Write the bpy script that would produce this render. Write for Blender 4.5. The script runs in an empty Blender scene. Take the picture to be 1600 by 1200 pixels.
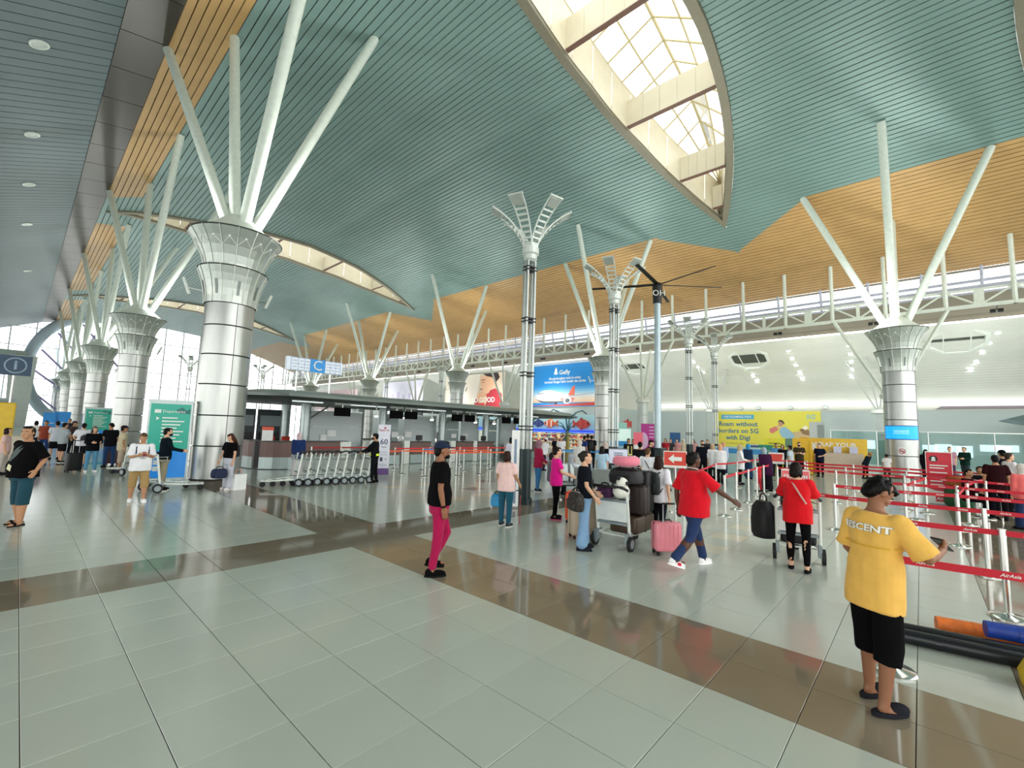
import bpy, bmesh, math, random
import numpy as np
from mathutils import Vector, Matrix, noise, bvhtree
random.seed(7)
SC = bpy.context.scene
COL = SC.collection

# ------------------------------------------------------------------ camera
CAM_H, YAW, PITCH, ROLL, FPX = 1.95, 0.83105, 0.10071, 0.03027, 699.67
def _cam_axes():
    f = np.array([math.sin(YAW)*math.cos(PITCH), math.cos(YAW)*math.cos(PITCH), math.sin(PITCH)])
    r = np.array([math.cos(YAW), -math.sin(YAW), 0.0]); u = np.cross(r, f)
    c, s = math.cos(ROLL), math.sin(ROLL)
    return np.stack([c*r+s*u, -s*r+c*u, f])
CM = _cam_axes(); CP = np.array([0, 0, CAM_H])
cd = bpy.data.cameras.new('camera'); cam = bpy.data.objects.new('camera', cd); COL.objects.link(cam)
cd.sensor_fit = 'HORIZONTAL'; cd.sensor_width = 36; cd.lens = 36*FPX/1600
cd.clip_start = 0.05; cd.clip_end = 600
cam.matrix_world = Matrix((( CM[0][0], CM[1][0], -CM[2][0], 0), (CM[0][1], CM[1][1], -CM[2][1], 0),
                           (CM[0][2], CM[1][2], -CM[2][2], CAM_H), (0, 0, 0, 1)))
SC.camera = cam

# ------------------------------------------------------------------ sky, exposure
WORLD_STRENGTH = 2.6
w = bpy.data.worlds.new('overcast_sky'); SC.world = w; w.use_nodes = True
nt = w.node_tree; nt.nodes.clear()
wo = nt.nodes.new('ShaderNodeOutputWorld'); bg = nt.nodes.new('ShaderNodeBackground')
tc = nt.nodes.new('ShaderNodeTexCoord'); sx = nt.nodes.new('ShaderNodeSeparateXYZ'); rp = nt.nodes.new('ShaderNodeValToRGB')
rp.color_ramp.elements[0].position = 0.0; rp.color_ramp.elements[0].color = (1.0, 0.97, 0.92, 1)
rp.color_ramp.elements[1].position = 0.8; rp.color_ramp.elements[1].color = (0.90, 0.96, 1.0, 1)
nt.links.new(tc.outputs['Generated'], sx.inputs[0]); nt.links.new(sx.outputs['Z'], rp.inputs[0])
nt.links.new(rp.outputs[0], bg.inputs[0]); bg.inputs[1].default_value = WORLD_STRENGTH
nt.links.new(bg.outputs[0], wo.inputs[0])
vs = SC.view_settings
vs.view_transform = 'Standard'; vs.look = 'None'; vs.gamma = 1.0; vs.use_curve_mapping = False
vs.exposure = 0.28
SC.cycles.max_bounces = 8; SC.cycles.diffuse_bounces = 5; SC.cycles.glossy_bounces = 4
SC.cycles.transparent_max_bounces = 12; SC.cycles.transmission_bounces = 4
SC.cycles.sample_clamp_indirect = 8.0
SC.cycles.use_denoising = True

# ------------------------------------------------------------------ helpers
def ray(px, py): return CM.T @ np.array([(px-800)/FPX, -(py-600)/FPX, 1.0])
def FL(px, py, z=0.0):
    d = ray(px, py); return CP + (z-CAM_H)/d[2]*d
def ON(px, py, axis, val):
    d = ray(px, py); return CP + (val-CP[axis])/d[axis]*d
def lin(c):
    if isinstance(c, str):
        c = [int(c[i:i+2], 16)/255 for i in (0, 2, 4)]
    return tuple((x/12.92 if x <= .04045 else ((x+.055)/1.055)**2.4) for x in c)

_M = {}
def mat(name, col, rough=.5, metal=0.0, var=.06, scale=6.0, bump=0.0, spec=.5, emit=0.0, alpha=None, sheen=0.0, stretch=None):
    """procedural principled material with a slow noise in colour and roughness"""
    if name in _M: return _M[name]
    m = bpy.data.materials.new(name); m.use_nodes = True; nt = m.node_tree
    b = nt.nodes['Principled BSDF']; c = lin(col)
    tc = nt.nodes.new('ShaderNodeTexCoord'); mp = nt.nodes.new('ShaderNodeMapping')
    nt.links.new(tc.outputs['Object'], mp.inputs[0])
    if stretch: mp.inputs['Scale'].default_value = stretch
    nz = nt.nodes.new('ShaderNodeTexNoise'); nz.inputs['Scale'].default_value = scale; nz.inputs['Detail'].default_value = 4
    nt.links.new(mp.outputs[0], nz.inputs[0])
    r = nt.nodes.new('ShaderNodeValToRGB')
    r.color_ramp.elements[0].position = .3; r.color_ramp.elements[1].position = .7
    r.color_ramp.elements[0].color = (*[max(0, x*(1-var)) for x in c], 1)
    r.color_ramp.elements[1].color = (*[min(1, x*(1+var)) for x in c], 1)
    nt.links.new(nz.outputs['Fac'], r.inputs[0]); nt.links.new(r.outputs[0], b.inputs['Base Color'])
    b.inputs['Roughness'].default_value = rough; b.inputs['Metallic'].default_value = metal
    b.inputs['Specular IOR Level'].default_value = spec
    if sheen: b.inputs['Sheen Weight'].default_value = sheen
    if bump:
        bp = nt.nodes.new('ShaderNodeBump'); bp.inputs['Strength'].default_value = bump; bp.inputs['Distance'].default_value = .02
        nt.links.new(nz.outputs['Fac'], bp.inputs['Height']); nt.links.new(bp.outputs[0], b.inputs['Normal'])
    if emit:
        nt.links.new(r.outputs[0], b.inputs['Emission Color']); b.inputs['Emission Strength'].default_value = emit
    _M[name] = m; return m

def glass_mat(name, tint, gloss=.12, rough=.02):
    if name in _M: return _M[name]
    m = bpy.data.materials.new(name); m.use_nodes = True; nt = m.node_tree; nt.nodes.clear()
    o = nt.nodes.new('ShaderNodeOutputMaterial'); mx = nt.nodes.new('ShaderNodeMixShader')
    t = nt.nodes.new('ShaderNodeBsdfTransparent'); g = nt.nodes.new('ShaderNodeBsdfGlossy')
    t.inputs[0].default_value = (*lin(tint), 1); g.inputs['Roughness'].default_value = rough
    fr = nt.nodes.new('ShaderNodeFresnel'); fr.inputs[0].default_value = 1.45
    ma = nt.nodes.new('ShaderNodeMath'); ma.operation = 'MULTIPLY'; ma.inputs[1].default_value = gloss/.12
    nt.links.new(fr.outputs[0], ma.inputs[0]); nt.links.new(ma.outputs[0], mx.inputs[0])
    nt.links.new(t.outputs[0], mx.inputs[1]); nt.links.new(g.outputs[0], mx.inputs[2]); nt.links.new(mx.outputs[0], o.inputs[0])
    _M[name] = m; return m

class MB:
    """collects shapes, then links them as ONE mesh object"""
    def __init__(s): s.v = []; s.f = []; s.m = []; s.T = None
    def add(s, vs, fs, mi=0):
        n = len(s.v)
        if s.T is not None: vs = [s.T @ Vector(v) for v in vs]
        s.v += [tuple(v) for v in vs]; s.f += [tuple(i+n for i in f) for f in fs]; s.m += [mi]*len(fs); return s
    def box(s, c, d, mi=0, R=None, taper=1.0):
        x, y, z = (k/2 for k in d)
        vs = [Vector((a*x*(taper if e > 0 else 1), b*y*(taper if e > 0 else 1), e*z)) for a, b, e in
              ((-1,-1,-1),(1,-1,-1),(1,1,-1),(-1,1,-1),(-1,-1,1),(1,-1,1),(1,1,1),(-1,1,1))]
        if R is not None: vs = [R @ v for v in vs]
        c = Vector(c)
        return s.add([v+c for v in vs], [(0,3,2,1),(4,5,6,7),(0,1,5,4),(1,2,6,5),(2,3,7,6),(3,0,4,7)], mi)
    def rbox(s, c, d, r=.03, mi=0, R=None, seg=2):
        """box with rounded vertical-plane corners on all edges (bevel)"""
        bm = bmesh.new(); bmesh.ops.create_cube(bm, size=1.0)
        for v in bm.verts: v.co = Vector((v.co.x*d[0], v.co.y*d[1], v.co.z*d[2]))
        bmesh.ops.bevel(bm, geom=bm.edges[:], offset=min(r, min(d)*.49), segments=seg, profile=.5, affect='EDGES')
        vs = [v.co.copy() for v in bm.verts]; bm.verts.index_update()
        fs = [tuple(v.index for v in f.verts) for f in bm.faces]; bm.free()
        if R is not None: vs = [R @ v for v in vs]
        c = Vector(c); return s.add([v+c for v in vs], fs, mi)
    def tube(s, pts, r, n=10, mi=0, caps=True, flat=1.0):
        pts = [Vector(p) for p in pts]; rr = r if hasattr(r, '__len__') else [r]*len(pts)
        vs, fs = [], []; up = None
        for i, p in enumerate(pts):
            t = (pts[min(i+1, len(pts)-1)]-pts[max(i-1, 0)]).normalized()
            if up is None: up = Vector((0,0,1)) if abs(t.z) < .95 else Vector((0,1,0))
            a = t.cross(up)
            if a.length < 1e-5: a = t.cross(Vector((1,0,0)))
            a.normalize(); b = a.cross(t).normalized(); up = b
            for k in range(n):
                q = 2*math.pi*k/n; vs.append(p + a*(rr[i]*math.cos(q)) + b*(rr[i]*flat*math.sin(q)))
        for i in range(len(pts)-1):
            for k in range(n):
                k2 = (k+1) % n; fs.append((i*n+k, i*n+k2, (i+1)*n+k2, (i+1)*n+k))
        if caps:
            fs.append(tuple(range(n))[::-1]); fs.append(tuple(range((len(pts)-1)*n, len(pts)*n)))
        return s.add(vs, fs, mi)
    def cyl(s, c, r, z0, z1, n=16, mi=0, r1=None):
        return s.tube([(c[0], c[1], z0), (c[0], c[1], z1)], [r, r if r1 is None else r1], n, mi)
    def lathe(s, prof, n=24, mi=0, c=(0,0), a0=0.0, a1=2*math.pi, close=True):
        vs, fs = [], []; full = abs(a1-a0-2*math.pi) < 1e-6; m = n if full else n+1
        for r, z in prof:
            for k in range(m):
                q = a0+(a1-a0)*k/n; vs.append((c[0]+r*math.cos(q), c[1]+r*math.sin(q), z))
        for i in range(len(prof)-1):
            for k in range(n):
                k2 = (k+1) % m; fs.append((i*m+k, i*m+k2, (i+1)*m+k2, (i+1)*m+k))
        if full and close:
            fs.append(tuple(range(m))[::-1]); fs.append(tuple(range((len(prof)-1)*m, len(prof)*m)))
        return s.add(vs, fs, mi)
    def ell(s, c, r, n=12, k=8, mi=0, R=None):
        vs, fs = [], []
        for i in range(k+1):
            th = math.pi*i/k
            for j in range(n):
                q = 2*math.pi*j/n
                v = Vector((r[0]*math.sin(th)*math.cos(q), r[1]*math.sin(th)*math.sin(q), -r[2]*math.cos(th)))
                if R is not None: v = R @ v
                vs.append(v+Vector(c))
        for i in range(k):
            for j in range(n):
                j2 = (j+1) % n; fs.append((i*n+j, i*n+j2, (i+1)*n+j2, (i+1)*n+j))
        return s.add(vs, fs, mi)
    def rings(s, rs, n=16, mi=0, p=2.0):
        """closed loft of (x,y,z,rx,ry) ellipses"""
        vs, fs = [], []
        for x, y, z, rx, ry in rs:
            for k in range(n):
                q = 2*math.pi*k/n; c_, s_ = math.cos(q), math.sin(q)
                e = 2/p; vs.append((x+rx*math.copysign(abs(c_)**e, c_), y+ry*math.copysign(abs(s_)**e, s_), z))
        for i in range(len(rs)-1):
            for k in range(n):
                k2 = (k+1) % n; fs.append((i*n+k, i*n+k2, (i+1)*n+k2, (i+1)*n+k))
        fs.append(tuple(range(n))[::-1]); fs.append(tuple(range((len(rs)-1)*n, len(rs)*n)))
        return s.add(vs, fs, mi)
    def prism(s, poly, O, U, V, N, t0, t1, mi=0):
        """flat outline (u,v) with thickness along N"""
        O, U, V, N = Vector(O), Vector(U), Vector(V), Vector(N); n = len(poly)
        vs = [O+U*a+V*b+N*t0 for a, b in poly]+[O+U*a+V*b+N*t1 for a, b in poly]
        fs = [tuple(range(n))[::-1], tuple(range(n, 2*n))]+[(k, (k+1) % n, n+(k+1) % n, n+k) for k in range(n)]
        return s.add(vs, fs, mi)
    def build(s, name, mats, parent=None, smooth=False, kind=None):
        me = bpy.data.meshes.new(name); me.from_pydata(s.v, [], s.f)
        for m in (mats if isinstance(mats, (list, tuple)) else [mats]): me.materials.append(m)
        me.polygons.foreach_set('material_index', s.m)
        if smooth: me.polygons.foreach_set('use_smooth', [True]*len(s.f))
        bm = bmesh.new(); bm.from_mesh(me); bmesh.ops.recalc_face_normals(bm, faces=bm.faces[:]); bm.to_mesh(me); bm.free()
        if smooth:
            try: me.set_sharp_from_angle(angle=math.radians(42))
            except Exception: pass
        o = bpy.data.objects.new(name, me); COL.objects.link(o)
        if parent is not None: o.parent = parent
        if kind: o['kind'] = kind
        return o

def link_mesh(name, me, parent=None):
    o = bpy.data.objects.new(name, me); COL.objects.link(o)
    if parent is not None: o.parent = parent
    return o
def tag(o, label, cat, group=None):
    o['label'] = label; o['category'] = cat
    if group: o['group'] = group
    return o
def thing(name, label, cat, loc=(0,0,0), rz=0.0, group=None):
    o = bpy.data.objects.new(name, None); COL.objects.link(o); o.empty_display_size = .2
    o.location = tuple(float(x) for x in loc); o.rotation_euler = (0, 0, rz); return tag(o, label, cat, group)
def struct(o): o['kind'] = 'structure'; return o
def kids(o): return [c for c in bpy.data.objects if c.parent == o]
def dup(root, loc, rz=None, label=None, group=None):
    kidmap = [(c, kids(c)) for c in kids(root)]
    r = root.copy(); COL.objects.link(r); r.location = tuple(float(x) for x in loc)
    if rz is not None: r.rotation_euler = (0, 0, rz)
    if label: r['label'] = label
    if group: r['group'] = group
    for ch, gs in kidmap:
        c = ch.copy(); COL.objects.link(c); c.parent = r
        for g in gs:
            d = g.copy(); COL.objects.link(d); d.parent = c
    return r

# a small side scene where shapes are evaluated, so that the big one is not re-evaluated every time
SIDE = bpy.data.scenes.new('workshop'); SVL = SIDE.view_layers[0]
def eval_mesh(o):
    SIDE.collection.objects.link(o); SVL.update(); dg = SVL.depsgraph
    me = bpy.data.meshes.new_from_object(o.evaluated_get(dg)); SIDE.collection.objects.unlink(o); return me
_TX = {}
def text_geo(s, size, align='CENTER', bold=0.0, shear=0.0, sx=1.0):
    key = (s, align, bold, shear)
    if key not in _TX:
        cu = bpy.data.curves.new('lettering', 'FONT'); cu.body = s; cu.size = 1.0; cu.align_x = align; cu.align_y = 'CENTER'
        cu.offset = bold; cu.shear = shear; cu.resolution_u = 2
        o = bpy.data.objects.new('lettering', cu); me = eval_mesh(o)
        _TX[key] = ([v.co.copy() for v in me.vertices], [tuple(p.vertices) for p in me.polygons])
        bpy.data.objects.remove(o); bpy.data.curves.remove(cu); bpy.data.meshes.remove(me)
    vs, fs = _TX[key]
    return [(v.x*size*sx, v.y*size) for v in vs], fs
class Face:
    """a flat face at O with unit axes U (reading direction), V (up) and N (towards the reader)"""
    def __init__(s, O, U, V=(0,0,1)):
        s.O = Vector([float(x) for x in O]); s.U = Vector(U).normalized(); s.V = Vector(V).normalized(); s.N = s.U.cross(s.V).normalized()
    def P(s, u, v, n=0.0): return s.O+s.U*u+s.V*v+s.N*n
    def text(s, mb, t, u, v, size, mi=0, n=.006, align='CENTER', bold=.0, shear=0.0, sx=1.0):
        vs, fs = text_geo(t, size, align, bold, shear, sx)
        mb.add([s.P(u+a, v+b, n) for a, b in vs], fs, mi)
    def poly(s, mb, pts, mi=0, n=.004):
        mb.add([s.P(a, b, n) for a, b in pts], [tuple(range(len(pts)))], mi)
    def rect(s, mb, u0, v0, u1, v1, mi=0, n=.004): s.poly(mb, [(u0,v0),(u1,v0),(u1,v1),(u0,v1)], mi, n)
    def disc(s, mb, u, v, ru, rv, mi=0, n=.004, k=20, a=0.0):
        ca, sa = math.cos(a), math.sin(a)
        s.poly(mb, [(u+ru*math.cos(q)*ca-rv*math.sin(q)*sa, v+ru*math.cos(q)*sa+rv*math.sin(q)*ca) for q in (2*math.pi*i/k for i in range(k))], mi, n)
    def slab(s, mb, u0, v0, u1, v1, n0, n1, mi=0):
        mb.prism([(u0,v0),(u1,v0),(u1,v1),(u0,v1)], s.O, s.U, s.V, s.N, n0, n1, mi)

def dup_mod(bmv, mods):
    """apply modifiers to a raw (verts, faces) shape and give back a mesh"""
    me = bpy.data.meshes.new('shape'); me.from_pydata([tuple(v) for v in bmv.v], [], bmv.f)
    o = bpy.data.objects.new('shape', me)
    for typ, kw in mods:
        m = o.modifiers.new('m', typ)
        for k, v in kw.items(): setattr(m, k, v)
    r = eval_mesh(o)
    bpy.data.objects.remove(o); bpy.data.meshes.remove(me); return r

WHITE_PAINT = mat('white_paint', 'e6ece6', .35); WHITE_METAL = mat('white_enamel', 'e4ebe4', .3)
STEEL = mat('brushed_steel', 'c4c8c6', .28, .95, .05, 3, stretch=(1, 1, 12)); CHROME = mat('chrome', 'd8dcdc', .12, 1.0)
BLACK = mat('black_plastic', '101214', .45); DARK = mat('dark_void', '0a0f0f', .8); RUBBER = mat('black_rubber', '16181a', .7)
# ================================================================== THE HALL
GY = (-16.0, 106.0)                       # the part of the hall that is built, along its length
PXS = [2.75,4.55,6.4,8.75,12.84,17.42,22.92,27.42,31.45,35.12,38.51,41.26]
PZS = [17.4,17.9,18.15,18.35,18.85,19.05,18.59,17.72,16.76,15.61,14.38,13.37]
def cz(x): return float(np.interp(x, PXS, PZS))
PALE = mat('pale_tile', 'bbc3b7', .16, 0, .035, .7, spec=.55)
BROWN = mat('brown_tile', '857c6a', .07, 0, .08, .9, spec=.6)
BEIGE = mat('beige_tile', 'd0c9b2', .14, 0, .04, .9)
DUSK = mat('grey_tile', '8d8a7e', .12, 0, .05, .9)
GROUT = mat('grout', '4c4d48', .8)

# ---- floor: every tile its own piece near the camera
TX0, TY0, TP, TQ = 0.1935, 4.384, 0.6, 0.61
floor = bpy.data.objects.new('floor', None); COL.objects.link(floor); struct(floor)
mb = MB(); mb.box((22, 45, -.06), (90, 130, .1))
mb.build('grout_bed', GROUT, floor)
BEI = {(13,2),(15,2),(17,2),(19,2),(21,2),(13,-14),(13,-12),(15,-14),(13,-9),(15,-9),(14,-4),(17,-9),(17,-12),(19,-11)}
DUS = {(16,-11),(18,-9),(19,-13)}
def tile_kind(i, j):
    y = TY0-TQ*j-TQ/2; x = TX0+TP*i+TP/2
    if (i, j) in BEI: return 2
    if (i, j) in DUS: return 3
    if 6 <= i < 8 or j in (-5, -6) and i < 18 or (j in (8, 9) and i >= 8): return 1
    if j in (-35, -36) and i < 26 or 44 <= i < 46 and j < 0 or i > 26 and j in (-21, -22): return 1
    return 0
TM = [PALE, BROWN, BEIGE, DUSK]
tile_me = []
for k in range(4):
    b = MB(); e = .0025; x, y = TP/2-e, TQ/2-e; c = .002
    vs = [(-x,-y,-.009),(x,-y,-.009),(x,y,-.009),(-x,y,-.009),(-x,-y,-c),(x,-y,-c),(x,y,-c),(-x,y,-c),(-x+c,-y+c,0),(x-c,-y+c,0),(x-c,y-c,0),(-x+c,y-c,0)]
    b.add(vs, [(8,9,10,11)]+[(a, (a+1) % 4, 4+(a+1) % 4, 4+a) for a in range(4)]+[(4+a, 4+(a+1) % 4, 8+(a+1) % 4, 8+a) for a in range(4)])
    o = b.build('tile', TM[k]); tile_me.append(o.data); bpy.data.objects.remove(o)
def seen(p):
    q = CM @ (np.array(p)-CP)
    if q[2] < .4: return 0
    u, v = 800+FPX*q[0]/q[2], 600-FPX*q[1]/q[2]
    if -150 < u < 1750 and v < 1420: return 1/q[2]**3
    return 0
cells = []
for i in range(-12, 87):
    for j in range(-90, 24):
        x, y = TX0+TP*(i+.5), TY0-TQ*(j+.5); s = seen((x, y, 0))
        cells.append((s or 1e-9, i, j, x, y))
cells.sort(reverse=True)
for s, i, j, x, y in cells[:290]:
    o = link_mesh('tile', tile_me[tile_kind(i, j)], floor); o.location = (x, y, 0)
far = MB()
for s, i, j, x, y in cells[290:]:
    k = tile_kind(i, j); a, b = TP/2-.0025, TQ/2-.0025
    far.add([(x-a,y-b,0),(x+a,y-b,0),(x+a,y+b,0),(x-a,y+b,0)], [(0,1,2,3)], k)
far.build('tile_field', TM, floor, kind='stuff')
hidden = MB()                             # plain paving outside the built field
for x0, y0, x1, y1 in ((-25,-20,-7,106),(-7,60,66,106),(-7,-20,66,-9.7),(52.3,-9.7,66,60)): hidden.box(((x0+x1)/2, (y0+y1)/2, -.008), (x1-x0, y1-y0, .012))
hidden.build('outer_paving', PALE, floor, kind='stuff')
g = MB(); g.box((20, 45, -.4), (500, 500, .1)); o = g.build('ground', mat('outside_concrete', 'c9c8c2', .8)); struct(o)

# ---- main ceiling: long slats, teal with a timber coloured band, cut by the eye shaped skylights
TEAL = mat('teal_slat', '76918c', .42, .15, .05, .35, spec=.4)
TIMBER = mat('timber_slat', 'b4905c', .45, 0, .06, 1.2)
EYES = [(-6.1, 0), (8.75, 1), (45.6, 1), (81.5, 1)]       # skylight centres along the hall
XM, XL, EW = 17.6, 14.6, 3.0
def eye(c, x, inset=0.0):
    t = (x-XM)/XL
    h = EW*(1-t*t)-inset
    cy = c+.05*(x-XM)
    return (cy-h, cy+h) if abs(t) < 1 and h > 0 else None
def teeth(x):                                            # teal reaches into the right timber field at every skylight tip
    out = []
    for c, tip in EYES:
        if tip and 31.45 <= x <= 35.0: h = 4.9*(35.0-x)/3.55; out.append((c+.75-h, c+.75+h))
    return out
def notch(x):                                            # and the left timber band stops at every left tip
    return [(c-3.6-.5*(x-2.7), c+2.6+.3*(x-2.7)) for c, tip in EYES if tip] if x < 4.6 else []
edges = [PXS[0]]; PITCH_S = .325
x = PXS[0]; xs = np.linspace(PXS[0], PXS[-1], 6000); zs = np.interp(xs, PXS, PZS)
ln = np.concatenate([[0], np.cumsum(np.hypot(np.diff(xs), np.diff(zs)))]); NS = int(round(ln[-1]/PITCH_S))
SE = np.interp(np.linspace(0, ln[-1], NS+1), ln, xs)
ceiling = bpy.data.objects.new('ceiling', None); COL.objects.link(ceiling); struct(ceiling)
def cutlist(xa, xb):
    """pieces of a slat between its two edges: [((y0a,y1a),(y0b,y1b), material)]"""
    cuts = []                                            # (ya, yb, kind) breakpoints
    xm = (xa+xb)/2; base = 1 if (xm < 4.55 or xm > 31.45) else 0
    marks = [(GY[0], GY[0], 'on', base)]
    iv = []
    for c, tip in EYES:
        m = eye(c, xm)
        if m:
            a = eye(c, xa) or m; b = eye(c, xb) or m
            iv.append((a[0], b[0], a[1], b[1], None))
    if base:
        fn = teeth if xm > 20 else notch
        A, B, Mi = fn(xa), fn(xb), fn(xm)
        for k, m in enumerate(Mi):
            a = A[k] if k < len(A) else m; b = B[k] if k < len(B) else m
            iv.append((a[0], b[0], a[1], b[1], 0))
    bp = [(GY[0], GY[0]), (GY[1], GY[1])]
    for a0, b0, a1, b1, k in iv: bp += [(a0, b0), (a1, b1)]
    bp = sorted((q for q in bp if GY[0] <= (q[0]+q[1])/2 <= GY[1]), key=lambda q: q[0]+q[1]); out = []
    for p0, p1 in zip(bp, bp[1:]):
        mid = (p0[0]+p0[1]+p1[0]+p1[1])/4; kind = base
        for a0, b0, a1, b1, k in iv:
            if (a0+b0)/2 < mid < (a1+b1)/2:
                if k is None: kind = None; break
                kind = k
        if kind is not None: out.append((p0, p1, kind))
    return out
for i in range(NS):
    xa, xb = float(SE[i]), float(SE[i+1]); za, zb = cz(xa), cz(xb)
    nx, nz = -(zb-za), xb-xa; L = math.hypot(nx, nz); nx /= L; nz /= L
    f0, f1 = .065, .935; m = MB()
    # section: shallow tray with turned up lips, dark backing above the joint
    xA, zA, xB, zB = xa+(xb-xa)*f0, za+(zb-za)*f0, xa+(xb-xa)*f1, za+(zb-za)*f1
    sec = [(xA+nx*.05, zA+nz*.05), (xA, zA+nz*.008), (xA+(xB-xA)*.05, zA+(zB-zA)*.05), (xA+(xB-xA)*.95, zA+(zB-zA)*.95), (xB, zB+nz*.008), (xB+nx*.05, zB+nz*.05)]
    for s0, s1, k in cutlist(xa, xb):
        n = len(m.v); vs = []
        for (x_, z_) in sec:
            t = min(max((x_-xa)/(xb-xa), 0), 1)
            vs += [(x_, s0[0]*(1-t)+s0[1]*t, z_), (x_, s1[0]*(1-t)+s1[1]*t, z_)]
        m.add(vs, [(2*q, 2*q+1, 2*q+3, 2*q+2) for q in range(len(sec)-1)], k)
        m.add([(xa+nx*.07, s0[0], za+nz*.07), (xa+nx*.07, s1[0], za+nz*.07), (xb+nx*.07, s1[1], zb+nz*.07), (xb+nx*.07, s0[1], zb+nz*.07)], [(0,1,2,3)], 2)
    m.build('slat', [TEAL, TIMBER, DARK], ceiling)

# ---- skylights
RIM = mat('olive_rim', '7d7866', .45, .2); CREAM = mat('cream_panel', 'e3dcc8', .25, 0, .03, 1.5)
BAR = mat('cream_bar', 'cfc39a', .4); PANE = glass_mat('roof_glass', 'f4f2ea', .1)
EDGEB = mat('brown_edge', '6d4f42', .5)
for ei, (c, tip) in enumerate(EYES):
    lab = ['eye shaped skylight at the top right corner of the photo, mostly cut off', 'large eye shaped skylight overhead with cream beams and glazing bars',
           'eye shaped skylight behind the nearest flared column, seen at a low angle', 'farthest eye shaped skylight, a thin cream sliver over the far columns'][ei]
    sk = thing('skylight', lab, 'skylight', (XM, c, cz(XM)), 0, 'eye shaped skylights in the main ceiling')
    T = Matrix.Translation((-XM, -c, -cz(XM)))
    N = 36; X0, X1 = XM-XL+.02, XM+XL-.02
    gx = [X0+(X1-X0)*(.5-.5*math.cos(math.pi*k/N)) for k in range(N+1)]
    def bnd(x, ins, side):
        e = eye(c, x); cy = c+.05*(x-XM); h = max((e[1]-e[0])/2-ins, .0) if e else 0
        return cy+side*h
    for side in (-1, 1):
        m = MB(); m.T = T
        for k in range(N):                                # bevelled rim in plates
            a, b = gx[k], gx[k+1]; vs = []
            for q in (a, b):
                z = cz(q); vs += [(q, bnd(q, 0, side), z+.06), (q, bnd(q, .02, side), z-.14), (q, bnd(q, .42, side), z-.16), (q, bnd(q, .46, side), z+.3)]
            m.add(vs, [(j, j+1, 5+j, 4+j) for j in range(3)])
        m.build('rim', RIM, sk)
    xb0, xb1 = X0+1.3, X1-1.3                             # cream upstand panels, 12 a side
    UP = 2.3
    for side in (-1, 1):
        pe = np.linspace(X0+.9, X1-.9, 15)
        for k in range(14):
            m = MB(); m.T = T; q = np.linspace(pe[k]+.012, pe[k+1]-.012, 4); vs = []
            for u in q: vs += [(u, bnd(u, .46, side), cz(u)+.02), (u, bnd(u, .5, side), cz(u)+UP)]
            m.add(vs, [(2*j, 2*j+1, 2*j+3, 2*j+2) for j in range(3)])
            m.build('upstand_panel', CREAM, sk)
    for bx_ in (8.3, 15.12, 21.27, 26.86, 30.2):           # deep cross beams
        e = eye(c, bx_, .46)
        if not e: continue
        m = MB(); m.T = T; z0 = cz(bx_)
        for q in range(5):
            y0 = e[0]+(e[1]-e[0])*q/5; y1 = e[0]+(e[1]-e[0])*(q+1)/5
            m.box((bx_, (y0+y1)/2, z0+.85), (.2, y1-y0-.012, 1.5))
        m.box((bx_, (e[0]+e[1])/2, z0+.08), (.24, e[1]-e[0], .05), 1)
        m.build('cross_beam', [CREAM, EDGEB], sk)
    # glazing: a low gable of panes on bars
    def gp(x, t):
        e = eye(c, x, .48) or (c+.05*(x-XM), c+.05*(x-XM)); y = e[0]+(e[1]-e[0])*t
        return Vector((x, y, cz(x)+UP+1.1*(1-abs(2*t-1))*min(1, (e[1]-e[0])/3)))
    px_ = np.linspace(X0+1.2, X1-1.2, 19); ts = [0, .25, .5, .75, 1]
    bars = MB(); bars.T = T
    for k in range(19):
        bars.tube([gp(px_[k]+(0.7 if t < .5 else 0)*(1-2*t), t) for t in ts], .055, 5)
    for t in (0, .25, .5, .75, 1): bars.tube([gp(u, t) for u in np.linspace(X0+.6, X1-.6, 24)], .075 if t == .5 else .05, 5)
    bars.build('glazing_bar', BAR, sk)
    for k in range(18):
        for q in range(4):
            m = MB(); m.T = T
            m.add([gp(px_[k], ts[q]), gp(px_[k+1], ts[q]), gp(px_[k+1], ts[q+1]), gp(px_[k], ts[q+1])], [(0,1,2,3)])
            m.build('pane', PANE, sk)

# ---- left: fascia of brown panels, then the lower sloping soffit with downlights
FX0, FZ0, FX1, FZ1 = 1.273, 17.1, 2.75, 17.4
FASC = mat('brown_fascia', '3a342c', .35, .1)
fas = bpy.data.objects.new('trim_1', None); COL.objects.link(fas); struct(fas)
y = GY[0]
while y < GY[1]-.1:
    m = MB(); y1 = min(y+2.75, GY[1]); e = .02
    m.add([(FX0, y+e, FZ0), (FX1, y+e, FZ1-.02), (FX1, y1-e, FZ1-.02), (FX0, y1-e, FZ0), (FX0, y+e, FZ0+.06), (FX1, y+e, FZ1+.06), (FX1, y1-e, FZ1+.06), (FX0, y1-e, FZ0+.06)],
          [(0,1,2,3),(0,1,5,4),(2,3,7,6),(1,2,6,5),(3,0,4,7)])
    m.build('panel', FASC, fas); y = y1
m = MB(); m.box(((FX0+FX1)/2-.2, (GY[0]+GY[1])/2, FZ1+.2), (FX1-FX0+.4, GY[1]-GY[0], .1)); m.build('backing', DARK, fas)
SOF_S = .40; SX0 = -17.0
def sz(x): return FZ0+SOF_S*(x-FX0)
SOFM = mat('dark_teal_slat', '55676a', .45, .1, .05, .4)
soff = bpy.data.objects.new('ceiling_side', None); COL.objects.link(soff); struct(soff)
y = GY[0]; P_ = .6; nrm = Vector((-SOF_S, 0, 1)).normalized()
far = MB(); cnt = 0
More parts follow.
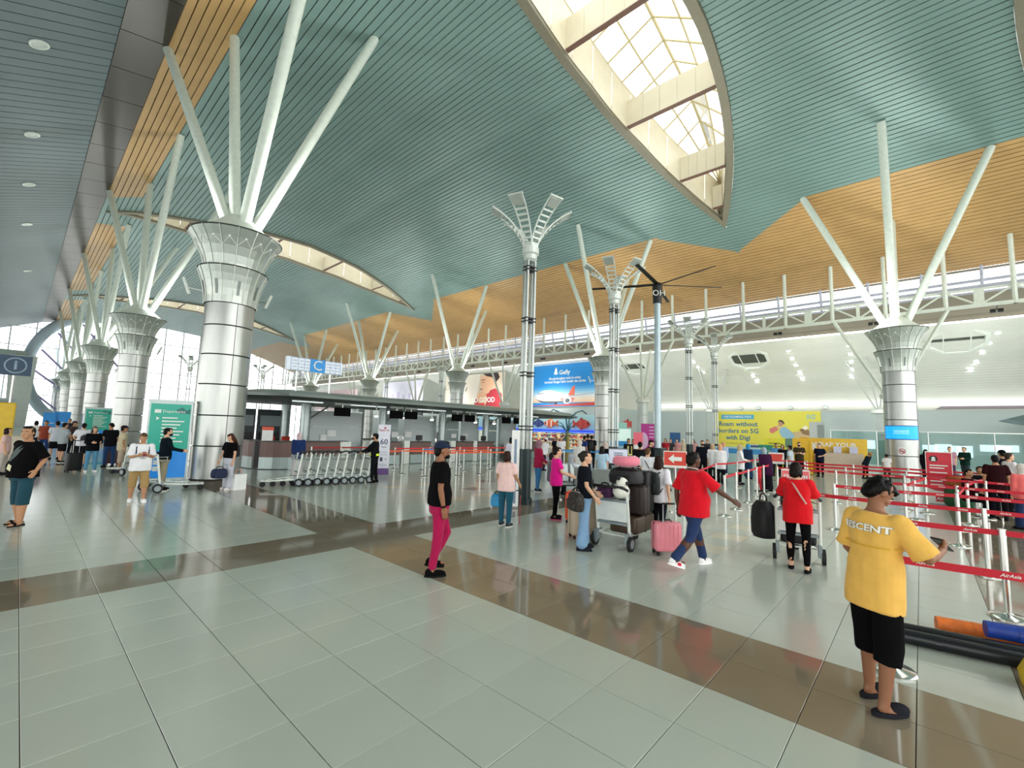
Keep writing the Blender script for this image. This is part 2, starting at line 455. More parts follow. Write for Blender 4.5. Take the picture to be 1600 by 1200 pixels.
while y < GY[1]:
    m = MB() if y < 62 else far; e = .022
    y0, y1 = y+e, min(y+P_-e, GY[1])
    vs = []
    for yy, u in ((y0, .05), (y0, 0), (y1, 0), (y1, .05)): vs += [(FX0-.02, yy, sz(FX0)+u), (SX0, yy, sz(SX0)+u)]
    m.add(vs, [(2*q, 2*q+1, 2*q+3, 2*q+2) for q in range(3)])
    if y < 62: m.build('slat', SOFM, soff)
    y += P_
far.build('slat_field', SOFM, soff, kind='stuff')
m = MB(); m.add([(FX0, GY[0], sz(FX0)+.12), (SX0, GY[0], sz(SX0)+.12), (SX0, GY[1], sz(SX0)+.12), (FX0, GY[1], sz(FX0)+.12)], [(0,1,2,3)]); m.build('backing', DARK, soff)
LAMP = mat('lamp_lens', 'fff6e8', .3, 0, .01, emit=9.0); LAMPDIM = mat('dim_lens', 'cfd6d0', .25)
def sof_pt(px, py):
    d = ray(px, py); t = (FZ0-SOF_S*FX0-CAM_H)/(d[2]-SOF_S*d[0]); return CP+t*d
DLS = [(61,69),(50,210),(45,288),(42,350),(43,423)]
dn = ['nearest', 'second', 'third', 'fourth', 'fifth']
for k, p in enumerate(DLS):
    q = sof_pt(*p); t = thing('downlight', f'{dn[k]} round unlit downlight in the dark slatted soffit at top left', 'light', q, 0, 'downlights in the dark soffit')
    R = Vector((0,0,1)).rotation_difference(nrm).to_matrix().to_4x4()
    m = MB(); m.T = R; m.lathe([(.30,.03),(.30,-.05),(.24,-.05),(.23,.0)], 20, close=False); m.build('ring', WHITE_METAL, t)
    m = MB(); m.T = R; m.lathe([(.23,-.02),(.12,-.035),(.01,-.04)], 20); m.build('lens', LAMPDIM, t)

# ---- right: clerestory, beam, lower white ceiling
CX = 41.3
cl = bpy.data.objects.new('window_1', None); COL.objects.link(cl); struct(cl)
LAV = mat('lavender_frame', 'b9bfd2', .4); GREYB = mat('grey_beam', '8d897c', .6, 0, .06, 1)
m = MB(); m.add([(CX+.35, GY[0], 13.25), (CX+.35, GY[1], 13.25), (CX+.1, GY[1], 11.75), (CX+.1, GY[0], 11.75)], [(0,1,2,3)]); m.build('pane', glass_mat('clerestory_glass', 'e8eef2', .1), cl)
for z, h in ((13.32, .12), (12.55, .16), (12.15, .2), (11.75, .14)):
    m = MB(); m.box((CX+.1, (GY[0]+GY[1])/2, z), (.2, GY[1]-GY[0], h)); m.build('rail', LAV if z < 13 else GREYB, cl)
y = GY[0]+1
while y < GY[1]:
    m = MB(); m.tube([(CX-.25, y, 13.6), (CX+.2, y, 11.7)], .09, 6); m.build('bracket', LAV, cl); y += 2.9
# roof slope outside, seen through the clerestory
m = MB(); m.add([(CX+.5, GY[0], 11.6), (CX+.5, GY[1], 11.6), (CX+20, GY[1], 10.2), (CX+20, GY[0], 10.2)], [(0,1,2,3)])
o = m.build('roof_outside', mat('white_roof', 'eef0f2', .6)); struct(o)
m = MB(); m.add([(CX, GY[0], 11.75), (CX, GY[1], 11.75), (CX+.3, GY[1], 10.0), (CX+.3, GY[0], 10.0)], [(0,1,2,3)])
m.add([(CX, GY[0], 11.76), (CX, GY[1], 11.76), (CX+.6, GY[1], 11.76), (CX+.6, GY[0], 11.76)], [(0,1,2,3)])
o = m.build('trim_2', GREYB); struct(o)
LPX = [41.55, 44.0, 47.0, 49.4, 50.45]; LPZ = [9.95, 9.25, 7.85, 5.95, 4.5]
def lz(x): return float(np.interp(x, LPX, LPZ))
LOW = mat('white_slat', 'dfe2da', .38, .1, .03, .5)
low = bpy.data.objects.new('ceiling_right', None); COL.objects.link(low); struct(low)
xs = np.linspace(LPX[0], LPX[-1], 3000); zs = np.interp(xs, LPX, LPZ); ln = np.concatenate([[0], np.cumsum(np.hypot(np.diff(xs), np.diff(zs)))])
LE = np.interp(np.linspace(0, ln[-1], 39), ln, xs)
for i in range(38):
    xa, xb = float(LE[i]), float(LE[i+1]); m = MB(); e = (xb-xa)*.05
    za, zb = lz(xa), lz(xb); dz = (zb-za)*.05
    m.add([(xa+e, GY[0], za+dz+.05), (xa+e, GY[1], za+dz+.05), (xa+e, GY[0], za+dz), (xa+e, GY[1], za+dz), (xb-e, GY[0], zb-dz), (xb-e, GY[1], zb-dz), (xb-e, GY[0], zb-dz+.05), (xb-e, GY[1], zb-dz+.05)],
          [(0,1,3,2),(2,3,5,4),(4,5,7,6)])
    m.build('slat', LOW, low)
m = MB()
for i in range(38):
    xa, xb = float(LE[i]), float(LE[i+1]); m.add([(xa, GY[0], lz(xa)+.1), (xa, GY[1], lz(xa)+.1), (xb, GY[1], lz(xb)+.1), (xb, GY[0], lz(xb)+.1)], [(0,1,2,3)])
m.build('backing', mat('grey_backing', '7c807a', .8), low)
m = MB(); m.box((CX+.1, (GY[0]+GY[1])/2, 9.93), (.18, GY[1]-GY[0], .1)); o = m.build('light_strip', mat('strip_light', 'fffaf0', .4, emit=2.2))
for xx, y0, y1, zz, pw in ((49.7, -15, 22.5, 4.75, 110), (43.0, 24, 100, 4.75, 260)):   # fill lamps added above the wall tops to brighten the lower ceiling
    ld = bpy.data.lights.new('wall_top_fill', 'AREA'); ld.energy = pw; ld.shape = 'RECTANGLE'; ld.size = .3; ld.size_y = y1-y0; ld.color = (1, .98, .94)
    lo = bpy.data.objects.new('wall_top_fill', ld); COL.objects.link(lo); lo.location = (xx, (y0+y1)/2, zz); lo.rotation_euler = (math.pi, .5, 0)
tag(o, 'long white light strip along the top edge of the lower right ceiling', 'light')
def low_pt(px, py):
    d = ray(px, py)
    for t in np.linspace(10, 110, 5000):
        q = CP+t*d
        if q[0] > LPX[0] and q[2] > lz(min(q[0], LPX[-1])): return q
    return None
rows = {'left of the blue screen column': [(1326,540),(1329,554),(1330,566),(1331,578),(1331,588)],
        'above the yellow billboard, right row': [(1232,548),(1238,561),(1244,571),(1250,583),(1254,592)],
        'above the yellow billboard, left row': [(1167,577),(1177,587),(1183,596),(1091,574),(1100,582),(1084,566)],
        'right of the blue screen column': [(1559,520),(1545,537),(1535,551),(1525,566),(1516,578)]}
ordn = ['first', 'second', 'third', 'fourth', 'fifth', 'sixth']; dl0 = None
for rn, pts in rows.items():
    for k, p in enumerate(pts):
        q = low_pt(*p)
        if q is None: continue
        lab = f'lit ceiling spot {rn}, {ordn[k]} from the top'
        if dl0 is None:
            dl0 = thing('spotlight', lab, 'light', q, 0, 'lit spots in the lower white ceiling')
            m = MB(); m.lathe([(.2,.05),(.2,-.06),(.15,-.06),(.15,0)], 12, close=False); m.build('ring', WHITE_METAL, dl0)
            m = MB(); m.lathe([(.15,-.03),(.01,-.05)], 12); m.build('lens', mat('spot_lens', 'ffffff', .3, emit=30), dl0)
        else: dup(dl0, q, 0, lab)
GRILLE = mat('grey_grille', '6f756c', .6)
for k, (p, r, lab) in enumerate([((1495,531), 1.75, 'octagonal ceiling vent right of the nearest right flared column'), ((1170,560), 1.75, 'octagonal ceiling vent above the yellow billboard'), ((990,573), 1.6, 'octagonal ceiling vent beside the second flared column on the right')]):
    q = low_pt(*p); t = thing('ceiling_vent', lab, 'vent', (q[0], q[1], q[2]), 0, 'octagonal vents in the lower ceiling')
    sl = (lz(q[0]+.6)-lz(q[0]-.6))/1.2; R = Matrix(((1,0,0,0),(0,1,0,0),(sl,0,1,0),(0,0,0,1)))
    m = MB(); m.T = R; m.lathe([(r,.05),(r,-.14),(r*.86,-.14),(r*.82,.1)], 8, a0=math.pi/8, a1=math.pi/8+2*math.pi, close=False); m.build('frame', WHITE_METAL, t)
    m = MB(); m.T = R; m.lathe([(r*.84,-.02),(.01,-.02)], 8, a0=math.pi/8, a1=math.pi/8+2*math.pi); m.build('grille', GRILLE, t)
    for yy in (-.4, .4):
        m = MB(); m.T = R; m.box((0, yy*r, -.06), (r*1.5, .07, .08)); m.build('divider', WHITE_METAL, t)

# ---- far walls
WALLG = mat('grey_wall', 'aebcbc', .5, 0, .03, .3)
WX = 50.5
o = MB().box((WX+.15, 3.0, 2.3), (.3, 40, 4.6)).build('wall_right', WALLG); struct(o)
SHX, SHY = 42.2, 23.2
o = MB().box(((SHX+WX)/2, SHY+.15, 2.25), (WX-SHX, .3, 4.5)).build('wall_return', WALLG); struct(o)
# end wall of glass
ew = bpy.data.objects.new('window_2', None); COL.objects.link(ew); struct(ew)
MUL = mat('white_mullion', 'd2d8dc', .4)
m = MB(); m.add([(SX0, GY[1], 0), (SHX+8, GY[1], 0), (SHX+8, GY[1], 19.5), (SX0, GY[1], 19.5)], [(0,1,2,3)]); m.build('pane', glass_mat('end_glass', 'f2f6fa', .08), ew)
for k in range(22):
    xx = SX0+1+k*2.8; m = MB(); m.box((xx, GY[1]-.1, 9.5), (.16, .16, 19)); m.build('mullion', MUL, ew)
for z in (2.6, 5.2, 7.8, 10.4, 13.0, 16):
    m = MB(); m.box((16, GY[1]-.1, z), (66, .12, .12)); m.build('transom', MUL, ew)
# the round arch at the far end of the left aisle
ARC = mat('blue_white_arch', 'b9c9d6', .4)
m = MB(); pts = [(7.2+7.0*math.cos(a), GY[1]-2, 9.5+9.0*math.sin(a)) for a in np.linspace(math.pi*.55, math.pi*1.42, 20)]
m.tube(pts, .75, 10); o = m.build('trim_3', ARC, smooth=True); struct(o)
for k, (a, b) in enumerate((((1.2,9),(6.5,4.5)), ((1.6,12.5),(8,5.5)), ((3.2,15.5),(10,7)), ((6,17.5),(12.5,9)), ((0.6,6.2),(4,3)))):
    m = MB(); m.tube([(a[0], GY[1]-1.4, a[1]), (b[0], GY[1]-1.4, b[1])], .16, 6); o = m.build('trim_4', mat('lilac_rib', 'a99ccc', .4)); struct(o)
# left aisle: end beam, pillar and the low parapet in front of the glass
m = MB(); m.box((-7, GY[1]-3, 11.0), (14, .6, 1.6)); o = m.build('trim_5', mat('aisle_beam', 'aab8b2', .5)); struct(o)
m = MB(); m.box((-.2, GY[1]-3.5, 5.5), (2.2, 1, 11), taper=1.35); o = m.build('wall_pier', mat('pier_white', 'ccd4ce', .5)); struct(o)
m = MB(); m.box((-8, GY[1]-14, 1.9), (15, .4, 3.8)); m.box((-8, GY[1]-14.3, 3.9), (15.4, 1.2, .35)); o = m.build('wall_low', mat('parapet', 'b7c3c9', .5)); struct(o)
# left facade of posts and glass
lf = bpy.data.objects.new('window_3', None); COL.objects.link(lf); struct(lf)
for k in range(31):
    m = MB(); m.box((SX0+.4, GY[0]+k*4, 4.8), (.16, .16, 9.6)); m.build('mullion', MUL, lf)
for z in (3.0, 6.0, 9.2):
    m = MB(); m.box((SX0+.4, (GY[0]+GY[1])/2, z), (.1, GY[1]-GY[0], .12)); m.build('transom', MUL, lf)

# ================================================================== COLUMNS
CLAD = mat('brushed_cladding', 'b3b7b4', .33, .92, .06, 2.0, stretch=(3, 3, .6)); JOINT = mat('joint_black', '2a2d2c', .6)
GORE = mat('capital_panel', 'c5ccc6', .32, .55, .05, 1.0); RIBM = mat('capital_rib', 'e2e8e0', .35, .3); STUD = mat('white_stud', 'fbfdf8', .35)
STRUT = mat('strut_white', 'dfe8de', .35)
RC, ZS, ZM, ZT = .69, 5.62, 6.72, 7.85
def flare(r0, r1, z0, z1, t):   # concave flare
    return r0+(r1-r0)*(t**1.9), z0+(z1-z0)*t
def flared_column(x, y, label, tops, fine, group, turn=0.0):
    t = thing('flared_column', label, 'column', (x, y, 0), 0, group)
    m = MB(); m.cyl((0,0), RC*.9, 0, 8.1, 24, 0); m.build('core', JOINT, t)
    m = MB(); m.lathe([(RC+.05,0),(RC+.05,.12),(RC-.03,.16)], 28, close=False); m.build('plinth', mat('plinth_dark', '5b544c', .4), t)
    zr = [.17, 1.17, 2.1, 3.05, 3.98, 4.9, ZS]; npan = 3
    for k in range(6):
        if fine:
            for q in range(npan):
                a = turn+2*math.pi*q/npan; m = MB()
                m.lathe([(RC-.03, zr[k]+.012), (RC, zr[k]+.02), (RC, zr[k+1]-.02), (RC-.03, zr[k+1]-.012)], 16, a0=a+.012, a1=a+2*math.pi/npan-.012)
                m.build('cladding_panel', CLAD, t, smooth=True)
        else:
            m = MB(); m.lathe([(RC-.03, zr[k]+.012), (RC, zr[k]+.02), (RC, zr[k+1]-.02), (RC-.03, zr[k+1]-.012)], 28, close=False); m.build('cladding_ring', CLAD, t, smooth=True)
    NG = 16
    for nm, r0, r1, z0, z1 in (('lower_gore', .72, .98, ZS, ZM), ('upper_gore', .80, 1.32, ZM-.12, ZT)):
        m0 = None
        for g in range(NG):
            a0 = turn+2*math.pi*g/NG+.02; a1 = turn+2*math.pi*(g+1)/NG-.02
            m = MB() if (fine or m0 is None) else m0; vs = []
            for k in range(6):
                r, z = flare(r0, r1, z0, z1, k/5)
                vs += [(r*math.cos(a), r*math.sin(a), z) for a in (a0, (a0+a1)/2, a1)]
            m.add(vs, [(3*k+j, 3*k+j+1, 3*k+j+4, 3*k+j+3) for k in range(5) for j in (0, 1)])
            if fine:
                m.build(nm, GORE, t)
            else: m0 = m
        if not fine: m0.build(nm, GORE, t)
        m = MB()
        for g in range(NG):                        # light ribs between the gores
            a = turn+2*math.pi*g/NG
            m.tube([((flare(r0, r1, z0, z1, k/5)[0]+.012)*math.cos(a), (flare(r0, r1, z0, z1, k/5)[0]+.012)*math.sin(a), flare(r0, r1, z0, z1, k/5)[1]) for k in range(6)], .016, 4)
        m.build('ribs', RIBM, t)
        m = MB(); m.lathe([(r1-.06, z1-.01), (r1+.015, z1-.01), (r1+.015, z1+.025), (r1-.06, z1+.03)], 32, close=False); m.build('rim', JOINT, t)
        if nm == 'lower_gore':
            m = MB(); m.lathe([(r1, z1), (.75, z1+.02)], 32, close=False); m.build('ledge', GORE, t)
    if fine:
        for g in range(NG):                        # white studs with a chevron below
            a = turn+2*math.pi*(g+.5)/NG; m = MB()
            r, z = flare(.80, 1.32, ZM-.12, ZT, .78); m.ell((r*math.cos(a)*1.012, r*math.sin(a)*1.012, z), (.035, .035, .035), 8, 6)
            for sgn in (-1, 1):
                a2 = a+sgn*math.pi/NG; r2, z2 = flare(.80, 1.32, ZM-.12, ZT, .6)
                m.tube([(r*math.cos(a)*1.012, r*math.sin(a)*1.012, z), (r2*math.cos(a2)*1.02, r2*math.sin(a2)*1.02, z2)], .009, 4)
            m.build('stud', STUD, t)
        for g in range(0, NG, 2):                  # slots in the lower tier
            a = turn+2*math.pi*(g+.5)/NG; m = MB(); vs = []
            for k in (.22, .42, .62):
                r, z = flare(.72, .98, ZS, ZM, k)
                for da in (-.05, .05): vs.append(((r+.01)*math.cos(a+da), (r+.01)*math.sin(a+da), z))
            m.add(vs, [(0,1,3,2),(2,3,5,4)]); m.build('slot', mat('slot_grey', '87908c', .4, .4), t)
    m = MB(); m.lathe([(1.26, ZT-.02), (1.05, ZT+.12), (.78, ZT+.36), (.5, ZT+.62), (.36, ZT+.75), (.01, ZT+.8)], 28); m.build('dome', STRUT, t, smooth=True)
    for k in range(2):                             # linear uplights on brackets beside the lower tier
        a = turn+(2.3 if k == 0 else -.35); cx, cy = 1.12*math.cos(a), 1.12*math.sin(a)
        m = MB(); m.tube([(cx, cy, 5.85), (cx*1.16, cy*1.16, 6.35)], .05, 6); f = m.build('uplight', WHITE_METAL, t)
        m = MB(); m.tube([(cx*.62, cy*.62, 6.0), (cx*1.05, cy*1.05, 6.05)], .02, 5); m.build('bracket', STEEL, f)
    for tx, ty, tz in tops:
        b = Vector((tx-x, ty-y, 0)); b = b.normalized()*.45; p0 = Vector((b.x, b.y, ZT+.42)); p1 = Vector((tx-x, ty-y, tz-.02))
        d = (p1-p0).normalized()
        m = MB(); m.tube([p0-d*.1, p1-d*.12, p1+d*.05], [.185, .185, .17], 14); m.build('strut', STRUT, t, smooth=True)
    return t
LX = 4.31
LN = ['nearest of the left row, beside the green directory board', 'second of the left row, behind the green directory board', 'third of the left row', 'fourth of the left row', 'fifth of the left row', 'farthest of the left row']
for k in range(6):
    yc = 16.4+17.8*k
    tops = [(2.79, yc+6.3, 17.42), (LX+.3, yc+4.1, 17.9), (LX+.4, yc-4.0, 17.9), (LX+4.4, yc+.1, cz(LX+4.4))]
    flared_column(LX, yc, f'steel column with flared capital, {LN[k]}', tops, k < 2, 'flared columns of the left row', .55)
RX = 31.5
RN = ['beside the lower white ceiling, with the blue screen', 'beside the blue airline billboard', 'in front of the billboard of a man in red', 'fourth of the right row, left of the lavender billboard', 'farthest of the right row, behind the letter sign']
RCOLS = []
for k in range(5):
    yc = .75+18.0*k
    tops = [(RX-4, yc, cz(RX-4)), (RX+3.9, yc, cz(RX+3.9)), (RX, yc+4, cz(RX)), (RX, yc-4, cz(RX))]
    RCOLS.append(flared_column(RX, yc, f'steel column with flared capital, {RN[k]}', tops, k < 2, 'flared columns of the right row', .2))

# ---- second row: short white columns that carry the truss
TRX = 38.5
for k in range(5):
    yc = 1.3+17.5*k
    t = thing('capped_column', ['short round column with flat cap and branching struts behind the nearest right flared column', 'short round column with flat cap and branching struts beside the fan pole', 'short round column with branching struts behind the man in red billboard column', 'fourth short capped column carrying the long truss', 'farthest short capped column carrying the long truss'][k], 'column', (TRX, yc, 0), 0, 'short capped columns')
    for z0, z1 in ((.02, 1.2), (1.22, 2.4), (2.42, 3.6), (3.62, 4.7)):
        m = MB(); m.cyl((0,0), .47, z0, z1, 24); m.build('cladding_ring', mat('pale_cladding', 'c9d2d0', .4, .3), t, smooth=True)
    m = MB(); m.lathe([(.47,4.7),(.62,4.75),(.62,5.0),(.4,5.16),(.01,5.2)], 24); m.build('cap', WHITE_PAINT, t)
    for dx, dy, dz in ((0,-2.9,10.2), (0,2.9,10.2), (1.6,0,9.9), (-.5,0,10.2)):
        m = MB(); m.tube([(dx*.12, dy*.12, 5.1), (dx, dy, dz)], .11, 8); m.build('branch', STRUT, t)
    m = MB(); m.rbox((.3, 0, 5.3), (.3, .5, .2), .03); m.build('uplight', WHITE_METAL, t)      # made-up lamp box on the cap, goes with the fill lamps below
    for yy in (0, 8.7):
        ld = bpy.data.lights.new('low_ceiling_fill', 'AREA'); ld.energy = 185; ld.size = .7; ld.color = (1, .98, .95)  # invented area lamps, only there to lift the lower ceiling's brightness
        lo = bpy.data.objects.new('low_ceiling_fill', ld); COL.objects.link(lo); lo.location = (TRX+.6, yc+yy-4.3, 5.5)
        lo.rotation_euler = Vector((8.5, 0, 3.2)).to_track_quat('-Z', 'Y').to_euler()
for k, (yc, h, lab) in enumerate(((15.6, 4.25, 'slim grey column with four thin braces left of the yellow billboard'), (2.4, 4.1, 'slim grey column with thin braces left of the nearest right flared column'))):
    t = thing('braced_post', lab, 'column', (47.0, yc, 0), 0)
    m = MB(); m.box((0, 0, h/2), (.55, .55, h)); m.build('shaft', mat('post_grey', 'a8b3b2', .5), t)
    m = MB(); m.lathe([(.5,h),(.58,h+.05),(.58,h+.28),(.3,h+.35),(.01,h+.35)], 16); m.build('cap', WHITE_PAINT, t)
    for dx, dy in ((-1.2,2.0), (-1.6,.6), (-1.6,-.6), (-1.2,-2.0)):
        m = MB(); m.tube([(dx*.1, dy*.1, h+.35), (dx, dy, lz(47+dx)-.03)], .06, 6); m.build('brace', mat('brace_grey', 'b9c0bd', .4), t)

# ---- the long white truss under the clerestory
tr = thing('roof_truss', 'long white steel truss with posts under the high side window', 'truss', (TRX, 0, 10.27))
ZB, ZTOP = 0.0, 1.05
m = MB(); m.box((0, 45, ZB), (.2, 122, .2)); m.build('bottom_chord', STRUT, tr)
m = MB(); m.box((.15, 45, ZTOP), (.12, 122, .12)); m.build('top_chord', STRUT, tr)
ps = []
y = 1.3-2.9*5
while y < 105: ps.append(y); y += 17.5/6
for k, y in enumerate(ps):
    m = MB(); m.tube([(0, y, -.1), (0, y, cz(TRX)-10.27-.02)], .12, 8); m.build('post', STRUT, tr)
    if k+1 < len(ps):
        ym = (y+ps[k+1])/2
        m = MB(); m.tube([(0, y+.1, ZTOP-.1), (0, ym-.1, .08)], .06, 6); m.tube([(0, ps[k+1]-.1, ZTOP-.1), (0, ym+.1, .08)], .06, 6); m.build('diagonal', STRUT, tr)
        m = MB(); m.box((0, ym, .5), (.12, .2 if k % 3 else .45, 1.0)); m.build('stub', STRUT, tr)
ordf = ['first', 'second', 'third', 'fourth', 'fifth', 'sixth', 'seventh', 'eighth', 'ninth', 'tenth', 'eleventh', 'twelfth']
for k in range(3, 26, 2):
    y = ps[k]+.7; t = thing('floodlight', f'small black twin floodlight under the long truss, {ordf[(k-3)//2]} from the right', 'light', (TRX+.8, y, 10.0), 0, 'floodlights along the truss')
    m = MB(); m.box((0,-.16,0), (.2,.24,.2)); m.box((0,.16,0), (.2,.24,.2)); m.build('body', BLACK, t)
    m = MB(); m.tube([(0,0,.05),(-.7,0,.25)], .03, 5); m.build('arm', STEEL, t)
# ================================================================== LAMPS, FAN
FROND = mat('frond_white', 'dfe6e0', .35, .2); FRLAMP = mat('frond_lamp', 'c9cfca', .3, .3); BASEK = mat('lamp_base_dark', '12282b', .35, .2)
PIPE = mat('satin_pipe', 'b4bbb8', .34, .85)
palm0 = None
def palm_lamp(x, y, label, power):
    global palm0
    if palm0 is None:
        t = palm0 = thing('palm_lamp', label, 'lamp', (x, y, 0), -.2, 'palm shaped lamp posts')
        m = MB(); m.cyl((0,0), .17, .03, 1.44, 20); m.cyl((0,0), .215, 0, .16, 20); m.build('base', BASEK, t)
        for dx, dy in ((-.125,-.07), (.125,-.07), (-.125,.07), (.125,.07)):
            m = MB(); m.cyl((dx, dy), .043, 1.44, 6.62, 12); m.build('pipe', PIPE, t, smooth=True)
        for z in (1.95, 3.4, 4.9, 6.35):
            m = MB(); m.box((0, 0, z), (.34, .24, .035)); m.box((0, 0, z+.09), (.34, .24, .035)); m.build('clamp', BLACK, t)
        m = MB(); m.lathe([(.12,6.6),(.19,6.66),(.19,6.78),(.24,6.82),(.24,6.98),(.05,7.02)], 16); m.build('hub', FROND, t)
        for k in range(6):
            a = k*math.pi/3+.5; R = Matrix.Rotation(a, 4, 'Z'); m = MB(); m.T = R
            def arc(q): return (.16+.95*q**1.55, 6.95+1.32*q-.22*q**3)
            def wd(q): return .1+.085*q
            qs = np.linspace(0, 1, 9)
            for sgn in (-1, 1): m.tube([(arc(q)[0], sgn*wd(q), arc(q)[1]) for q in qs], .022, 5)
            for q in np.linspace(.1, .72, 7): m.box((arc(q)[0], 0, arc(q)[1]), (.035, 2*wd(q), .05))
            m.box((arc(1)[0]-.02, 0, arc(1)[1]), (.05, .42, .04)); m.box((.18, 0, 6.98), (.05, .2, .14))
            f = m.build('frond', FROND, t)
            p, q = arc(.8), arc(.97); m = MB(); m.T = R
            m.add([(p[0],-.13,p[1]-.03),(q[0],-.16,q[1]-.03),(q[0],.16,q[1]-.03),(p[0],.13,p[1]-.03),(p[0]-.03,-.12,p[1]+.05),(q[0]-.03,-.15,q[1]+.05),(q[0]-.03,.15,q[1]+.05),(p[0]-.03,.12,p[1]+.05)],
                  [(0,1,2,3),(4,5,6,7),(0,1,5,4),(1,2,6,5),(2,3,7,6),(3,0,4,7)])
            m.build('floodlight', FRLAMP, f)
    else: t = dup(palm0, (x, y, 0), -.2, label)
    if power:                                   # the fronds light the ceiling
        ld = bpy.data.lights.new('uplight', 'SPOT'); ld.energy = power; ld.spot_size = math.radians(150); ld.spot_blend = .8; ld.shadow_soft_size = .9; ld.color = (1, .98, .93)
        lo = bpy.data.objects.new('uplight', ld); COL.objects.link(lo); lo.location = (x, y, 8.35); lo.rotation_euler = (math.pi, 0, 0)
PALM_W = 650
for (x, y), lab in (((9.2,7.85), 'tallest palm shaped lamp post with dark base, in the centre of the hall'), ((14.4,8.15), 'second palm shaped lamp post, left of the fan pole'),
                    ((24.0,9.07), 'third palm shaped lamp post, right of the fan pole'), ((28.65,9.25), 'fourth palm shaped lamp post, in front of the yellow billboard'),
                    ((10.9,52.6), 'palm shaped lamp post left of the nearest column, against the bright glass'), ((17.7,53.2), 'palm shaped lamp post right of the nearest column, above the canopy end'),
                    ((27.5,34.5), 'palm shaped lamp post behind the canopy, right of the letter sign'), ((28.65,46.0), 'small far palm shaped lamp post right of the letter sign')):
    palm_lamp(x, y, lab, PALM_W)
for k in range(6):                              # the uplights on the capitals of the left row
    for XX, YY in ((LX, 16.4+17.8*k), (RX, .75+18.0*k)):
        if XX == RX and k > 4: continue
        for s in (1, -1):
            ld = bpy.data.lights.new('capital_uplight', 'AREA'); ld.energy = 150 if (XX == LX and s < 0) else 260; ld.shape = 'RECTANGLE'; ld.size = .5; ld.size_y = .3; ld.color = (.98, 1, .95)
            lo = bpy.data.objects.new('capital_uplight', ld); COL.objects.link(lo); lo.location = (XX+1.7*s, YY-1.0*s, 8.0); lo.rotation_euler = (math.pi, -.25*s, 0)
fan = thing('pole_fan', 'tall pole with a large black bladed fan on top, in front of the timber ceiling', 'fan', (16.85, 7.6, 0))
m = MB(); m.cyl((0,0), .125, 1.4, 7.2, 16); m.build('pole', mat('fan_pole_blue', 'b5c8d0', .35, .3), fan, smooth=True)
m = MB(); m.rbox((0,0,.7), (.55,.55,1.4), .05); m.build('base', BASEK, fan)
m = MB(); m.cyl((0,0), .17, 7.15, 7.85, 16, r1=.2); m.cyl((0,0), .13, 7.85, 8.0, 12); m.build('motor', BLACK, fan)
ft = Face((0,-.0,7.5), (math.cos(-.84), math.sin(-.84), 0)); m = MB(); ft.text(m, 'OH', 0, .02, .34, 0, .2); m.build('lettering', WHITE_PAINT, fan)
for p in ((990,412), (1135,412), (1150,452), (1050,482), (912,455)):
    q = FL(p[0], p[1], 7.85)-np.array([16.85, 7.6, 7.85]); a = math.atan2(q[1], q[0]); m = MB(); m.T = Matrix.Translation((0,0,7.9)) @ Matrix.Rotation(a, 4, 'Z')
    m.add([(.1,-.06,.02),(2.6,-.05,.0),(2.6,.08,.03),(.1,.1,.05),(.1,-.06,.0),(2.6,-.05,-.02),(2.6,.08,.01),(.1,.1,.03)], [(0,1,2,3),(4,5,6,7),(0,1,5,4),(1,2,6,5),(2,3,7,6),(3,0,4,7)])
    m.build('blade', mat('fan_blade', '1d1a18', .5), fan)

# ================================================================== CHECK-IN ISLAND
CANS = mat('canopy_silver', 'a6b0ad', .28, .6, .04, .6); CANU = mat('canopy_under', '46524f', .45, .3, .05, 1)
can = thing('checkin_canopy', 'long silver roof canopy over the check-in counters', 'canopy', (0, 0, 0))
def outline(ins):
    return [(6.6+ins*.4,17.0+ins),(24.5-ins*.4,17.0+ins),(27.6-ins*1.6,18.6+ins*.5),(27.6-ins*1.6,22.2-ins*.5),(24.5-ins*.4,24-ins),(6.6+ins*.4,24-ins),(5.5+ins,22.8-ins*.4),(5.5+ins,18.2+ins*.4)]
lay = [(1.1,2.84),(.35,2.82),(0,2.92),(-.03,3.02),(.12,3.12),(.7,3.2),(2.2,3.3)]; m = MB(); vs = []; fs = []
for ins, z in lay: vs += [(a, b, z) for a, b in outline(ins)]
for k in range(len(lay)-1):
    for j in range(8): fs.append((8*k+j, 8*k+(j+1) % 8, 8*k+8+(j+1) % 8, 8*k+8+j))
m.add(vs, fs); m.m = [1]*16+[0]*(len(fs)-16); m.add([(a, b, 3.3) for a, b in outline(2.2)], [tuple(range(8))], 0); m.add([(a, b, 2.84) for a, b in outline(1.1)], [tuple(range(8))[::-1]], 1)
m.build('roof', [CANS, CANU], can)
for px in (8.9, 12.9, 16.9, 20.5, 24.2):
    for yy in (20.9, 23.2):
        m = MB(); m.cyl((px, yy), .22, 0, 2.86, 18); m.build('post', mat('island_post', 'aab7b6', .3, .6), can, smooth=True)
    m = MB(); m.tube([(px+.1, 20.9, 2.1), (px+1.0, 20.5, 2.84)], .045, 6); m.build('brace', STEEL, can)
for x0, x1, yy in ((7.2,8.4,18.2), (9.6,11.6,18.6), (13.2,15.2,18.6), (17.5,19.5,18.6), (21,23,18.6)):
    m = MB(); m.box(((x0+x1)/2, yy, 2.8), (x1-x0, .12, .04)); m.build('light_bar', mat('canopy_light_bar', 'e4f0ee', .3, emit=.8), can)
nm = ['first', 'second', 'third', 'fourth', 'fifth', 'sixth']; k0 = None
